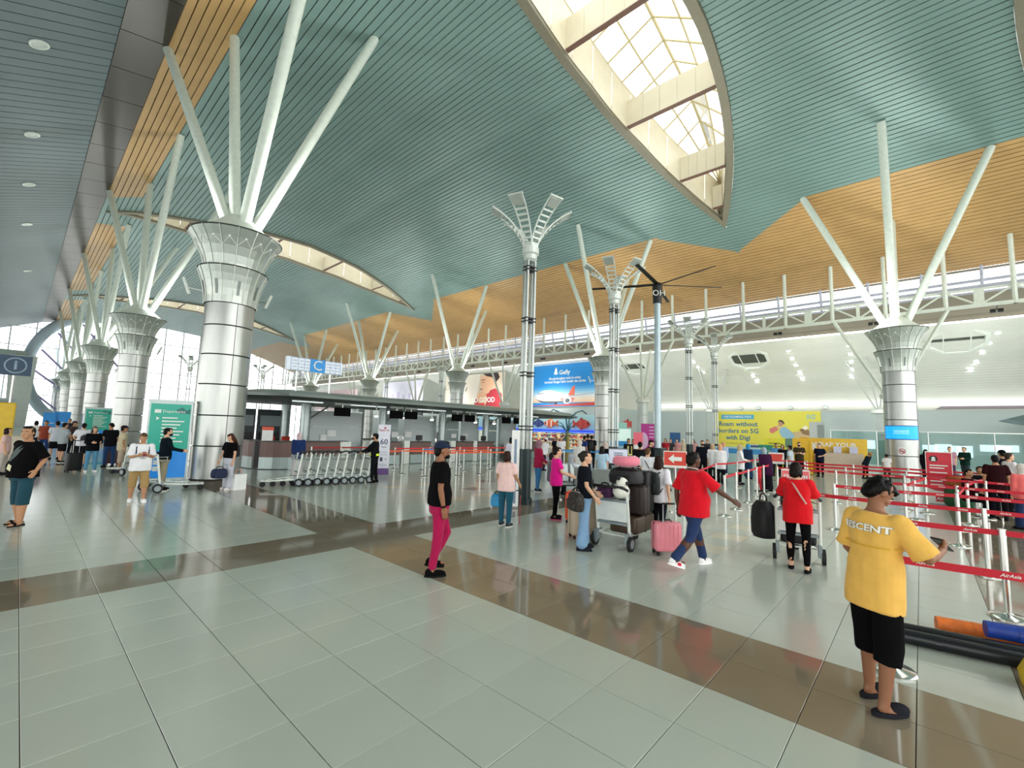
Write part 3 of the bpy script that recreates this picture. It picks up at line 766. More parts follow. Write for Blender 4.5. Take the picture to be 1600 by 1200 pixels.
for k, p in enumerate(((444,619), (588,648), (633,651), (675,654), (743,658), (772,660))):
    q = ON(p[0], p[1], 1, 18.3); lab = f'small lit lamp under the check-in canopy, {nm[k]} from the left'
    if k0 is None:
        k0 = thing('canopy_lamp', lab, 'light', q, 0, 'lit lamps under the check-in canopy')
        m = MB(); m.cyl((0,0), .09, -.06, .06, 12); m.build('housing', WHITE_METAL, k0); m = MB(); m.cyl((0,0), .025, .05, .5, 8); m.build('stem', WHITE_METAL, k0); m = MB(); m.lathe([(.085,-.06),(.06,-.1),(.01,-.11)], 12); m.build('lens', mat('spot_lens', 'ffffff', .3, emit=30), k0)
    else: dup(k0, q, 0, lab)
# counters
BRN = mat('brown_laminate', '6f5550', .4, 0, .05, 1); KICK = mat('kick_steel', 'a3b3b2', .3, .5); CTOP = mat('counter_top', '3a3835', .35)
def path_wall(mb, pts, z0, z1, th, mi=0):
    n = len(pts); vs = []
    for i, p in enumerate(pts):
        a = Vector(pts[max(i-1,0)]); b = Vector(pts[min(i+1,n-1)]); d = (b-a).normalized(); nn = Vector((-d.y, d.x))
        for o in (0, th):
            for z in (z0, z1): vs.append((p[0]+nn.x*o, p[1]+nn.y*o, z))
    fs = []
    for i in range(n-1):
        a, b = 4*i, 4*i+4; fs += [(a,b,b+1,a+1),(a+2,a+3,b+3,b+2),(a+1,b+1,b+3,a+3),(a,a+2,b+2,b)]
    fs += [(0,1,3,2),(4*n-4,4*n-2,4*n-1,4*n-3)]; mb.add(vs, fs, mi)
arc = [(6.55+1.5*(1-math.sin(a)), 19.55+1.5*(1-math.cos(a))) for a in np.linspace(math.pi/2*.98, 0, 8)]
arc = [(8.05-1.5*math.cos(a), 21.05-1.5*math.sin(a)) for a in np.linspace(0, math.pi/2, 9)]
P = [(6.55, 22.6)]+arc+[(10.35, 19.55)]
ct = thing('rounded_counter', 'long brown counter with a rounded end and steel base, at the canopy end', 'counter', (0,0,0))
m = MB(); path_wall(m, P, .03, .5, .5); m.build('kick_panel', KICK, ct)
m = MB(); path_wall(m, P, .5, 1.12, .4); m.build('front_panel', BRN, ct)
m = MB(); path_wall(m, [(a, b-.04) for a, b in P], 1.12, 1.18, .6); m.build('top', CTOP, ct)
m = MB(); m.box((6.75, 20.3, .6), (.22, .22, 1.1)); m.build('dark_post', BLACK, ct); m = MB(); m.box((10.2, 19.52, .58), (.5, .1, 1.14)); m.build('end_panel', WHITE_METAL, ct)
cpos = [12.0, 13.95, 17.1, 18.8, 21.9, 23.4]; c0 = None
for k, cx in enumerate(cpos):
    lab = f'brown check-in counter with white side panel, {nm[k]} from the left along the island'
    if c0 is None:
        c0 = thing('checkin_counter', lab, 'counter', (cx, 19.75, 0), 0, 'check-in counters along the island')
        m = MB(); m.box((.65,.3,.25), (1.3,.6,.44)); m.build('kick_panel', KICK, c0); m = MB(); m.box((.65,.27,.79), (1.3,.54,.62)); m.build('front_panel', BRN, c0)
        m = MB(); m.box((.65,.3,1.13), (1.36,.66,.06)); m.build('top', CTOP, c0); m = MB(); m.box((-.2,.25,.6), (.34,.4,1.18)); m.build('side_panel', WHITE_METAL, c0)
        m = MB(); m.box((.75,.35,1.34), (.4,.05,.28)); m.box((.75,.37,1.18), (.06,.06,.1)); m.build('monitor', BLACK, c0)
    else: dup(c0, (cx, 19.75, 0), 0, lab)
# back partitions
PARG = mat('partition_grey', '93a5a6', .3, .1, .04, .5); FROST = mat('frosted_panel', 'c3d0d1', .3, 0, .03, .5)
for k, (x0, x1, mm) in enumerate(((9.3,12.0,FROST),(13.3,14.2,PARG),(14.6,16.8,FROST),(17.6,18.6,PARG),(18.8,20.3,FROST),(21.0,22.0,PARG),(22.4,24.0,FROST))):
    t = thing('partition', f'grey partition panel behind the check-in counters, {(nm+["seventh"])[k]} from the left', 'partition', (x0, 21.4, 0), 0, 'partitions of the check-in island')
    for z0, z1 in ((0,.9),(.92,1.8),(1.82,2.55)):
        m = MB(); m.box(((x1-x0)/2, 0, (z0+z1)/2), (x1-x0-.02, .06, z1-z0-.01)); m.build('panel', mm, t)
    m = MB(); m.box(((x1-x0)/2, -.06, 2.56), (x1-x0, .04, .04)); m.build('rail', STEEL, t)
PAPER = mat('paper_white', 'f1f5f4', .6)
for k, (p, w_, h_) in enumerate((((518,677),.45,.3), ((505,686),.3,.42), ((617,679),.42,.3), ((638,679),.42,.3), ((626,686),.28,.4), ((709,681),.4,.25), ((727,681),.4,.25))):
    q = ON(p[0], p[1], 1, 21.3); m = MB(); m.box((0,0,0), (w_,.012,h_)); o = m.build('notice', PAPER); o.location = q
    tag(o, f'white paper notice behind the check-in counters, {["topmost left","small upright left","third","fourth","lower upright middle","sixth","rightmost"][k]} one', 'notice', 'paper notices at check-in')
scr0 = None
for k, (xa, za) in enumerate(((8.85,2.46), (11.5,2.5), (12.3,2.5), (15.2,2.5), (16.1,2.5), (19.0,2.52), (20.0,2.52))):
    lab = f'black hanging screen with number board under the canopy edge, {(nm+["seventh"])[k]} from the left'
    if scr0 is None:
        scr0 = thing('hanging_screen', lab, 'screen', (xa, 18, 0), 0, 'hanging screens under the canopy')
        m = MB(); m.box((.33,0,2.46), (.7,.07,.36)); m.build('display', mat('screen_off', '040505', .6, spec=.05), scr0)
        m = MB(); m.box((.33,0,2.86), (.68,.06,.22)); m.build('number_board', mat('board_grey', 'd4dcdb', .4), scr0)
        m = MB(); m.cyl((.33,0), .02, 2.62, 2.9, 6); m.build('hanger', STEEL, scr0)
    else: dup(scr0, (xa, 18, 0), 0, lab)
# letter sign on the canopy
BLUE = mat('sign_blue', '1787cf', .4, 0, .02, emit=.25); PALEB = mat('sign_pale', 'dbe6f2', .4, 0, .02, emit=.2); LINEB = mat('sign_line', '6f86b8', .4)
cs = thing('counter_sign', 'long white and blue board lettered C above the check-in canopy', 'sign', (6.3, 17.3, 0))
q0, q1 = ON(449,557,1,17.3), ON(534,588,1,17.3)
x0, x1, zt, zb = q0[0]-6.3, q1[0]-6.3, 4.42, 3.92
m = MB(); m.box(((x0+x1)/2, .09, (zt+zb)/2), (x1-x0, .16, zt-zb)); m.build('board', PALEB, cs)
fc = Face((x0, .0, zb), (1,0,0)); wv, hv = x1-x0, zt-zb
m = MB(); fc.rect(m, .4*wv, 0, .67*wv, hv, 0, .006); m.build('blue_field', BLUE, cs)
m = MB(); fc.text(m, 'C', .535*wv, .5*hv, .55, 0, .012); m.build('lettering', WHITE_PAINT, cs)
m = MB()
for u in (.07,.19,.30,.40,.67,.77,.87,.96): fc.rect(m, u*wv-.006, 0, u*wv+.006, hv, 0, .007)
for a, b in ((.07,.4),(.67,.96)):
    for v in (.02,.5,.97): fc.rect(m, a*wv, v*hv-.006, b*wv, v*hv+.006, 0, .007)
m.build('grid_lines', LINEB, cs)
m = MB()
for u in (.13,.25,.35,.72,.82,.915):
    for v in (.26,.74): fc.rect(m, u*wv-.07, v*hv-.01, u*wv+.07, v*hv+.012, 0, .007)
m.build('airline_names', mat('name_grey', '9aa4b8', .5), cs)
for u in (.2,.8):
    m = MB(); m.cyl((x0+u*wv, .1), .04, 3.1, 3.95, 8); m.build('post', STEEL, cs)
for x0, x1, yy, k in ((6.1, 7.6, 23.4, 'left'), (7.7, 9.0, 23.4, 'right')):
    t = thing('dark_partition', f'dark equipment partition at the back of the canopy end, {k} one', 'partition', (x0, yy, 0)); m = MB(); m.box(((x1-x0)/2, 0, 1.3), (x1-x0, .08, 2.5)); m.build('panel', mat('partition_dark', '39474a', .5), t)
    m = MB(); m.box(((x1-x0)/2, -.1, 2.0), (x1-x0-.2, .1, .5)); m.build('shelf', mat('shelf_grey', '8b9a9c', .4), t); m = MB(); m.box(((x1-x0)/2, -.1, 1.3), (x1-x0-.2, .12, .3)); m.build('equipment', BLACK, t)
# small things on and behind the rounded counter
t = thing('counter_board', 'white counter sign with an orange red header on the rounded counter', 'sign', (7.0, 19.95, 1.18))
m = MB(); m.box((0,0,.22), (.42,.03,.44)); m.build('board', PAPER, t); m = MB(); m.box((0,-.005,.5), (.44,.04,.14)); m.build('header', mat('orange_red', 'e8543a', .4), t)
for k, p in enumerate(((428,686), (452,686))):
    q = ON(p[0], p[1], 1, 21.6); t = thing('office_chair', ['orange red office chair behind the counter, near the white sign', 'orange red office chair behind the counter, right of the slim post'][k], 'chair', (q[0], 21.6, 0), .4, 'orange red chairs behind the counter')
    m = MB(); m.rbox((0,0,.5), (.46,.46,.09), .03); m.build('seat', mat('red_fabric', 'c8442e', .8), t); m = MB(); m.rbox((0,.22,1.0), (.46,.08,.62), .04); m.build('backrest', mat('red_fabric', 'c8442e', .8), t)
    m = MB(); m.cyl((0,0), .03, .06, .47, 8); m.build('stem', BLACK, t)
    m = MB()
    for a in range(5): m.tube([(0,0,.1),(.27*math.cos(a*1.257), .27*math.sin(a*1.257), .04)], .022, 5)
    m.build('star_base', BLACK, t)

# ================================================================== TROLLEYS
GREYM = mat('trolley_grey', '8b979a', .4, .4); TPAN = mat('trolley_panel', 'e9efec', .4)
def trolley(x, y, rz, label, group='luggage trolleys'):
    t = thing('luggage_trolley', label, 'trolley', (x, y, 0), rz, group)
    m = MB()
    for s in (-1, 1): m.tube([(s*.27,-.33,.24),(s*.25,.25,.2),(s*.14,.62,.19)], .022, 6)
    for yy in (-.25, 0, .25, .5): m.box((0, yy, .21), (.5-.28*max(0, yy), .05, .02))
    m.tube([(-.14,.62,.19),(.14,.62,.19)], .03, 6); m.build('base_frame', WHITE_METAL, t)
    for s in (-1, 1):
        m = MB(); m.tube([(s*.29,-.30,.2),(s*.29,-.42,1.0)], .026, 8); m.build('upright', WHITE_METAL, t, smooth=True)
        w_ = MB(); w_.T = Matrix.Translation((s*.33,-.34,.12)) @ Matrix.Rotation(math.pi/2, 4, 'Y'); w_.lathe([(.03,-.025),(.12,-.025),(.12,.025),(.03,.025)], 16); wh = w_.build('wheel', RUBBER, t)
        w_ = MB(); w_.T = Matrix.Translation((s*.33,-.34,.12)) @ Matrix.Rotation(math.pi/2, 4, 'Y'); w_.lathe([(.01,-.03),(.075,-.03),(.075,.03),(.01,.03)], 12); w_.build('hub', GREYM, wh)
        m = MB(); m.box((s*.285,-.33,.2), (.05,.2,.18)); m.build('fork', GREYM, t)
    m = MB(); m.tube([(-.31,-.43,.99),(-.27,-.52,1.04),(.27,-.52,1.04),(.31,-.43,.99)], .026, 8); m.build('handle', BLACK, t)
    m = MB(); R = Matrix.Rotation(.148, 3, 'X'); m.rbox((0,-.37,.62), (.54,.025,.34), .01, R=R); m.build('panel', TPAN, t)
    m = MB(); m.box((0,-.395,.8), (.56,.03,.04)); m.box((0,-.35,.42), (.56,.03,.04)); m.build('cross_bar', GREYM, t)
    m = MB()
    for zz in (.82,.93): m.tube([(-.28,-.41,zz),(-.2,-.2,zz),(.2,-.2,zz),(.28,-.41,zz)], .008, 4)
    for xx in np.linspace(-.24,.24,7): m.tube([(xx,-.4,.82),(xx,-.21,.82),(xx,-.21,.93)], .006, 4)
    m.build('basket', STEEL, t)
    w_ = MB(); w_.T = Matrix.Translation((0,.58,.08)) @ Matrix.Rotation(math.pi/2, 4, 'Y'); w_.lathe([(.01,-.03),(.08,-.03),(.08,.03),(.01,.03)], 14); w_.build('front_wheel', RUBBER, t)
    return t
A, B = FL(452,762), FL(566,756); d = B-A; ang = math.atan2(-d[1], -d[0])-math.pi/2
tn = ['leftmost', 'second', 'third', 'fourth', 'fifth', 'sixth', 'seventh', 'eighth', 'rightmost']; tr0 = None
for k in range(9):
    p = A+d*k/8; lab = f'white luggage trolley in the nested row before the counter, {tn[k]}'+('' if k in (0, 8) else ' from the left')
    if tr0 is None: tr0 = trolley(p[0], p[1]+.45, ang, lab, 'nested row of luggage trolleys')
    else: dup(tr0, (p[0], p[1]+.45, 0), ang, lab)
dup(tr0, (7.32, 3.97, 0), -math.pi/2+.05, 'white luggage trolley piled with suitcases beside the woman in jeans', 'luggage trolleys in use')
dup(tr0, (8.88, 1.59, 0), -math.pi/2+.2, 'luggage trolley pushed by the woman in the red T-shirt', 'luggage trolleys in use')
q = FL(282,768); dup(tr0, (q[0]-.1, q[1]+.2, 0), -math.pi/2-.25, 'white luggage trolley held by the man in the black jacket', 'luggage trolleys in use')
q = FL(268,768); dup(tr0, (q[0]-.12, q[1]+.75, 0), -math.pi/2-.25, 'white luggage trolley behind the man in the black jacket', 'luggage trolleys in use')
q = FL(196,742); dup(tr0, (q[0], q[1]+.2, 0), .5, 'white luggage trolley left of the grey haired man, beside the second column', 'luggage trolleys in use')

# ================================================================== BAGS
def suitcase(name, x, y, z, rz, dims, m_, label, wheels=True, handle=0.0, lying=False, group=None):
    t = thing(name, label, 'suitcase', (x, y, z), rz, group); w_, d_, h_ = dims; z0 = .06 if wheels else 0
    b = MB(); b.rbox((0,0,z0+h_/2), (w_,d_,h_), .05, seg=3); b.build('shell', m_, t, smooth=True)
    b = MB()
    for u in np.linspace(-.32,.32,5): b.box((u*w_,0,z0+h_/2), (.014,d_+.012,h_*.86))
    b.build('ridges', m_, t)
    b = MB(); b.box((0,0,z0+h_/2), (w_+.006,.012,h_*.97)); b.build('zip', BLACK, t)
    if wheels:
        for sx_ in (-1,1):
            for sy_ in (-1,1):
                b = MB(); b.tube([(sx_*w_*.4-.015,sy_*d_*.34,.035),(sx_*w_*.4+.015,sy_*d_*.34,.035)], .035, 8); b.build('wheel', RUBBER, t)
    if handle:
        b = MB()
        for s in (-1,1): b.tube([(s*w_*.2,-d_*.3,z0+h_),(s*w_*.2,-d_*.3,z0+h_+handle)], .01, 6)
        b.build('pull_rods', STEEL, t); b = MB(); b.rbox((0,-d_*.3,z0+h_+handle), (w_*.5,.03,.03), .01); b.build('grip', BLACK, t)
    b = MB(); b.tube([(-.09,0,z0+h_),(-.06,0,z0+h_+.03),(.06,0,z0+h_+.03),(.09,0,z0+h_)], .012, 6); b.build('handle', BLACK, t)
    return t
ppl = math.radians(-48)
PINK = mat('pink_shell', 'ee8f9c', .3); BEI_ = mat('beige_shell', 'b8a892', .4); ORN = mat('orange_shell', 'e2521d', .35); BRNC = mat('brown_case', '4a3c2c', .4, .15); DBR = mat('dark_brown_case', '2e2220', .5); BLKC = mat('black_case', '15171a', .55); NAVY = mat('navy_fabric', '1b2748', .8)
q = FL(1044,868); suitcase('pink_suitcase', q[0]+.05, q[1]+.05, 0, ppl+.1, (.44,.26,.46), PINK, 'small pink wheeled suitcase pulled by the girl in white', handle=.3)
q = FL(915,846); suitcase('beige_suitcase', q[0]+.2, q[1]+.2, 0, ppl+.25, (.5,.3,.72), BEI_, 'large beige suitcase behind the woman in jeans', handle=.2)
q = FL(893,817); suitcase('orange_suitcase', q[0]+.1, q[1]+.05, 0, ppl+1.3, (.4,.26,.6), ORN, 'slim orange suitcase behind the woman in magenta')
suitcase('brown_suitcase', 7.55, 3.88, .23, -math.pi/2+.05, (.5,.8,.3), BRNC, 'brown hard case lying flat on the piled trolley', wheels=False)
suitcase('dark_suitcase', 7.4, 3.78, .55, -math.pi/2+.05, (.5,.26,.5), DBR, 'dark brown soft suitcase standing on the brown hard case', wheels=False)
suitcase('black_suitcase', 7.75, 3.9, .55, -math.pi/2+.05, (.55,.32,.72), BLKC, 'tall black suitcase at the back of the piled trolley', wheels=False)
def soft_bag(name, x, y, z, r, rz, m_, label, cat='bag', strap=True, sm=1.0, group=None):
    t = thing(name, label, cat, (x, y, z), rz, group); b = MB()
    b.rings([(0,0,0,r[0]*.8,r[1]*.8),(0,0,r[2]*.12,r[0]*.97,r[1]*.97),(0,0,r[2]*.5,r[0],r[1]),(0,0,r[2]*.85,r[0]*.9,r[1]*.85),(0,0,r[2],r[0]*.6,r[1]*.5)], 20, 0, 3.0); b.build('body', m_, t, smooth=True)
    b = MB(); b.box((0,-r[1]*.98,r[2]*.35), (r[0]*1.2,.05,r[2]*.5)); b.build('pocket', m_, t)
    b = MB(); b.tube([(-r[0]*.6,0,r[2]),(r[0]*.6,0,r[2])], .012, 5); b.build('zip', STEEL, t)
    if strap:
        b = MB(); b.tube([(-r[0]*.5,0,r[2]*.9),(-r[0]*.35,0,r[2]*1.15),(0,0,r[2]*1.22),(r[0]*.35,0,r[2]*1.15),(r[0]*.5,0,r[2]*.9)], .014, 6); b.build('handle', BLACK, t)
    return t
soft_bag('duffel_bag', 7.35, 3.9, 1.05, (.3,.22,.28), -math.pi/2, BLKC, 'black duffel bag near the top of the piled trolley')
FLOR = mat('floral_purple', '4a2350', .7, 0, .9, 22); soft_bag('floral_bag', 7.0, 4.12, .83, (.17,.11,.2), -math.pi/2, FLOR, 'dark purple patterned bag in the basket of the piled trolley')
# pink neck pillow
t = thing('neck_pillow', 'pink neck pillow on top of the piled trolley', 'pillow', (7.35, 3.9, 1.36), .9)
m = MB(); a_ = np.linspace(.45, 2*math.pi-.45, 16); m.tube([(.17*math.cos(a), .15*math.sin(a), .09) for a in a_], [.06]+[.09]*14+[.06], 12)
for a in (a_[0], a_[-1]): m.ell((.17*math.cos(a), .15*math.sin(a), .09), (.075,.075,.075), 10, 6)
m.build('cushion', mat('pink_plush', 'f2879c', .85, sheen=.3), t, smooth=True); m = MB(); m.box((0,-.15,.18), (.05,.03,.012)); m.build('tag', PAPER, t)
# black and white plush bear pillow
t = thing('plush_pillow', 'cream and black plush bear pillow in the trolley basket', 'toy', (6.95, 3.78, .86), .3)
m = MB(); m.ell((0,0,.11), (.19,.14,.12), 14, 9); m.ell((-.03,-.02,.24), (.12,.1,.1), 14, 9); m.build('body', mat('cream_plush', 'e9ecdf', .9, sheen=.3), t, smooth=True)
for e in ((-.11,.02,.33), (.05,.02,.33), (-.08,-.11,.25), (.12,-.1,.12)): m = MB(); m.ell(e, (.04,.03,.035), 10, 6); m.build('black_patch', RUBBER, t, smooth=True)
# red woman's trolley load
suitcase('hard_case', 9.02, 1.61, .23, -math.pi/2+.2, (.5,.62,.28), BLKC, 'black case lying on the trolley of the woman in red', wheels=False)
suitcase('grey_suitcase', 8.86, 1.58, .53, -math.pi/2+.2, (.5,.4,.26), mat('slate_case', '3c4546', .5), 'slate grey case on the black case in front of the woman in red', wheels=False)
soft_bag('travel_backpack', 8.72, 2.05, .26, (.19,.17,.6), .9, BLKC, 'big black travel backpack on the left side of the red woman\'s trolley')
soft_bag('cabin_bag', 8.85, 1.65, .80, (.2,.17,.26), .2, BLKC, 'black cabin bag on top of the red woman\'s trolley')
# luggage of the left group
q = FL(113,738); suitcase('black_trolley_case', q[0], q[1], 0, .3, (.42,.26,.62), BLKC, 'black upright case among the people by the second column', handle=.42)
q = FL(176,727); suitcase('maroon_case', q[0], q[1]+.3, 0, .1, (.44,.28,.66), mat('maroon_shell', '3a1622', .4), 'dark maroon case behind the man in black by the second column')
q = FL(365,766); t = thing('white_carrier', 'white carrier box on the floor beside the woman with the blue duffel', 'bag', (q[0]+.12, q[1]+.1, 0), .2)
m = MB(); m.box((0,0,.22), (.34,.26,.44)); m.build('body', PAPER, t); m = MB(); m.tube([(-.1,0,.44),(-.06,0,.56),(.06,0,.56),(.1,0,.44)], .01, 5); m.build('handle', mat('pale_red', 'd98a80', .6), t)
q = FL(346,767); soft_bag('blue_duffel', q[0]-.1, q[1]-.02, .36, (.2,.13,.26), 0, NAVY, 'navy blue duffel bag in the hand of the woman by the nearest column')
q = FL(70,735); suitcase('purple_case', q[0]-.3, q[1]-1.2, 0, .2, (.3,.24,.5), mat('purple_shell', '6a1a5c', .4), 'purple case behind the man in the black T-shirt at far left')

# rolls at the lower right
def roll(name, a, b, r, m_, label, z=None):
    a, b = Vector(a), Vector(b); t = thing(name, label, 'roll', (a.x, a.y, 0)); m = MB(); z = r if z is None else z
    m.tube([(0,0,z),((b.x-a.x)/2, (b.y-a.y)/2, z+.004),(b.x-a.x, b.y-a.y, z)], [r*.98, r, r*.98], 18); m.build('roll', m_, t, smooth=True)
    for f in (.18, .5, .82):
        p = Vector((b.x-a.x, b.y-a.y))*f; d_ = Vector((b.x-a.x, b.y-a.y)).normalized()*.02; m = MB(); m.tube([(p.x-d_.x, p.y-d_.y, z), (p.x+d_.x, p.y+d_.y, z)], r*1.03, 18); m.build('tie', m_, t)
    return t
BLKR = mat('black_vinyl', '12171c', .35, 0, .2, 30)
roll('black_roll', (5.98,.34), (6.30,-1.7), .066, BLKR, 'long black rolled sheet on the floor, front one of two')
roll('black_roll', (6.13,.36), (6.45,-1.7), .072, BLKR, 'long black rolled sheet on the floor, rear one nearer the orange roll')
roll('orange_roll', (6.55,-.03), (6.86,-1.6), .085, mat('orange_vinyl', 'e8772a', .5, 0, .15, 14), 'orange rolled sheet on the floor behind the black rolls')
roll('blue_roll', (6.36,-.37), (6.62,-1.6), .075, mat('blue_vinyl', '123a94', .5, 0, .2, 14), 'blue rolled sheet lying on the orange and black rolls', z=.205)
t = thing('yellow_sack', 'yellow folded sack at the right edge of the photo, beside the rolls', 'sack', (5.70,-.70,0), .4); m = MB(); m.rings([(0,0,0,.2,.16),(0,0,.1,.22,.17),(0,.02,.22,.17,.1),(0,.04,.34,.1,.04)], 14, 0, 3); m.build('body', mat('yellow_sack', 'c9a81c', .6), t)
m = MB(); m.tube([(-.1,.04,.33),(.1,.04,.33)], .02, 6); m.build('hem', mat('yellow_sack', 'c9a81c', .6), t)

# ================================================================== STANCHIONS
def belt_mat(n, c): return mat('belt_'+n, c, .6)
RED, ORG, BLU = belt_mat('red', 'c8102a'), belt_mat('orange', 'f0643c'), belt_mat('blue', '2f8fd0')
PIPEM = mat('stanchion_steel', 'd9dcd8', .16, .92)
st_me = {}
BIAS = ('',)
def stanchion(x, y, label, group, to=None, col=RED, word=None, h=.98, wide=.06):
    t = thing('stanchion', label, 'stanchion', (x, y, 0), 0, group)
    if not st_me:
        for nm_, mk in (('base', lambda m: m.lathe([(.17,0),(.17,.012),(.15,.03),(.05,.045),(.035,.06)], 20)), ('post', lambda m: m.cyl((0,0), .032, .04, .9, 12)), ('head', lambda m: m.cyl((0,0), .036, .89, .98, 12))):
            m = MB(); mk(m); o = m.build(nm_, PIPEM if nm_ != 'head' else PIPEM, smooth=True); st_me[nm_] = o.data; bpy.data.objects.remove(o)
    for nm_ in ('base', 'post', 'head'): link_mesh(nm_, st_me[nm_], t)
    if to is not None:
        dx, dy = to[0]-x, to[1]-y; L = math.hypot(dx, dy); u = (dx/L, dy/L); n_ = (-u[1]*.004, u[0]*.004); z1, z0 = .965, .965-wide
        m = MB(); vs = []; K = 5
        for k in range(K+1):
            f = .035+(L-.07)*k/K; sag = -.012*L*.5*math.sin(math.pi*k/K)
            for s in (-1, 1):
                for z in (z0, z1): vs.append((u[0]*f+n_[0]*s, u[1]*f+n_[1]*s, z+sag))
        fs = []
        for k in range(K): a, b = 4*k, 4*k+4; fs += [(a,b,b+1,a+1),(a+2,a+3,b+3,b+2),(a+1,b+1,b+3,a+3),(a,a+2,b+2,b)]
        m.add(vs, fs); bt = m.build('belt', col, t)
        if word:
            U = Vector((u[0], u[1], 0)); O = Vector((0,0,.965-wide/2))
            if U.cross(Vector((0,0,1))).dot(Vector((-x,-y,0))) < 0: U = -U; O = Vector((dx,dy,.965-wide/2))
            f = Face(O, U); m = MB(); nrep = max(1, int(L/.42))
            for k in range(nrep): f.text(m, word, L*(k+.5)/nrep, -.012*L*.5*math.sin(math.pi*(k+.5)/nrep)*1.0, wide*.62, 0, .006, shear=.35, bold=.012)
            m.build('lettering', WHITE_PAINT, bt)
    return t
G1 = 'stanchions of the red queue at lower right'
near = [((5.22,.27), (5.55,-1.7), 'steel stanchion with red belt behind the legs of the man in yellow'),
        ((7.68,.40), (7.72,-.64), 'steel stanchion with red belt hidden behind the man in yellow'), ((7.72,-.64), (7.85,-2.4), 'nearest fully visible steel stanchion at the right edge, above the rolls'),
        ((9.93,1.62), (9.89,-.65), 'steel stanchion with red belt right of the woman in red'), ((9.89,-.65), (10.0,-2.4), 'second steel stanchion from the right edge, base just below the second belt'),
        ((12.1,1.45), (12.27,-.46), 'steel stanchion at the left end of the third red belt, above the man in yellow'), ((12.27,-.46), (12.4,-2.6), 'third steel stanchion back along the right edge'),
        ((14.3,.95), (14.45,-.55), 'steel stanchion behind the head of the man in yellow'), ((14.45,-.55), (14.6,-2.8), 'fourth steel stanchion back along the right edge')]
for k, (a, b, lab) in enumerate(near):
    t = stanchion(a[0], a[1], lab, G1, b, RED, 'AirAsia', wide=.062)
    if k in (0, 2, 4, 6, 8):                     # the belt runs on to a post outside the frame
        for nm_ in ('base', 'post', 'head'): o = link_mesh('end_'+nm_, st_me[nm_], t); o.location = (b[0]-a[0], b[1]-a[1], 0)
def chain(pts, group, col, lab, word=None, closed=False):
    for k, p in enumerate(pts):
        nx = pts[k+1] if k+1 < len(pts) else None
        stanchion(p[0], p[1], lab.format((nm+['seventh', 'eighth', 'ninth', 'tenth', 'eleventh', 'twelfth'])[k]), group, nx, col, word)
pt = lambda *a: [tuple(FL(*p)[:2]) for p in a]
chain(pt((1133,806),(1151,796),(1170,786),(1183,777),(1194,772),(1204,768)), 'stanchions of the red queue left of the woman in red', RED, 'steel stanchion with red belt left of the woman in red, {} one going back')
chain(pt((1069,800),(1119,767),(1152,762),(1180,752),(1230,754),(1262,757)), 'stanchions of the red queue in the middle distance', RED, 'steel stanchion of the red queue before the yellow billboard, {} from the left')
for r, X in enumerate((17.2, 19.6, 22.0)):
    pts = [(X, y) for y in (3.6, 2.0, .4, -1.2, -2.8)]
    chain(pts, 'stanchions of the red maze before the nearest right column', RED, ['front', 'middle', 'rear'][r]+' row of the red maze before the blue screen column, {} stanchion from the left', 'AirAsia' if r == 0 else None)
chain(pt((1417,824),(1432,812),(1449,802)), 'small cluster of stanchions behind the man in yellow', RED, 'steel stanchion clustered right of the yellow man\'s head, {} from the left')
chain(pt((1500,853),(1515,820),(1528,808),(1547,800),(1565,793)), 'stanchions by the dark red group', RED, 'steel stanchion in the slanted line before the dark clothed group, {} from the left')
G2 = 'orange belts'
chain([(8.4,18.9),(9.6,18.7),(10.8,18.5)], 'stanchions before the rounded counter', belt_mat('dark_red', 'b01c24'), 'stanchion with dark red belt before the rounded counter, {} from the left')
chain([(9.2,15.9),(10.7,15.7),(12.2,15.5),(13.7,15.3),(15.2,15.1)], 'stanchions of the front orange queue', ORG, 'stanchion with orange belt in the front queue line, {} from the left')
chain([(10.9,14.4),(12.1,13.95),(13.4,13.9),(14.8,13.6)], 'stanchions of the nearest orange queue', ORG, 'stanchion with orange belt in the nearest queue line, {} from the left')
chain([(11.6,17.6),(13.4,17.4),(15.2,17.3),(17.0,17.1),(18.8,16.9)], 'stanchions of the rear red queue', belt_mat('scarlet', 'e02a2e'), 'stanchion with scarlet belt in the rear queue line, {} from the left')
chain([(12.4,16.6),(13.9,16.5)], 'stanchions with the blue belt', BLU, 'stanchion with bright blue belt between the orange lines, {} from the left')
chain([(19.5,14.2),(20.8,13.6),(22.1,13.0),(23.4,12.4)], 'stanchions with sky blue belts before the shop', BLU, 'stanchion with sky blue belt before the shop, {} from the left')
chain([(18.2,13.0),(19.4,12.5),(20.6,12.0)], 'stanchions with pale blue belts', BLU, 'stanchion with pale blue belt behind the seated people, {} from the left')
# ================================================================== BILLBOARDS AND SIGNS
def on_wall(px, py, X): q = ON(px, py, 0, X); return q[1], q[2]
def board(name, label, X, y_left, y_right, z0, z1, m_, thick=.12, frame=None):
    """board on a plane X, facing the hall; u runs left to right for the reader"""
    t = thing(name, label, 'billboard', (X, y_left, z0)); f = Face((0,0,0), (0,-1,0)); W, Hh = y_left-y_right, z1-z0
    m = MB(); f.slab(m, 0, 0, W, Hh, -thick, 0); m.build('board', m_, t)
    return t, f, W, Hh
YEL = mat('billboard_yellow', 'dcd44e', .5, 0, .02, .3); TXB = mat('text_blue', '2f6f96', .5); SKYB = mat('pill_blue', '3fa6cf', .5)
t, f, W, Hh = board('yellow_billboard', 'large yellow billboard about roaming on the grey far wall', WX-.05, 17.15, 6.85, .35, 4.62, YEL)
m = MB(); f.rect(m, .145*W, .79*Hh, .45*W, .895*Hh, 0, .02); m.build('header_pill', SKYB, t)
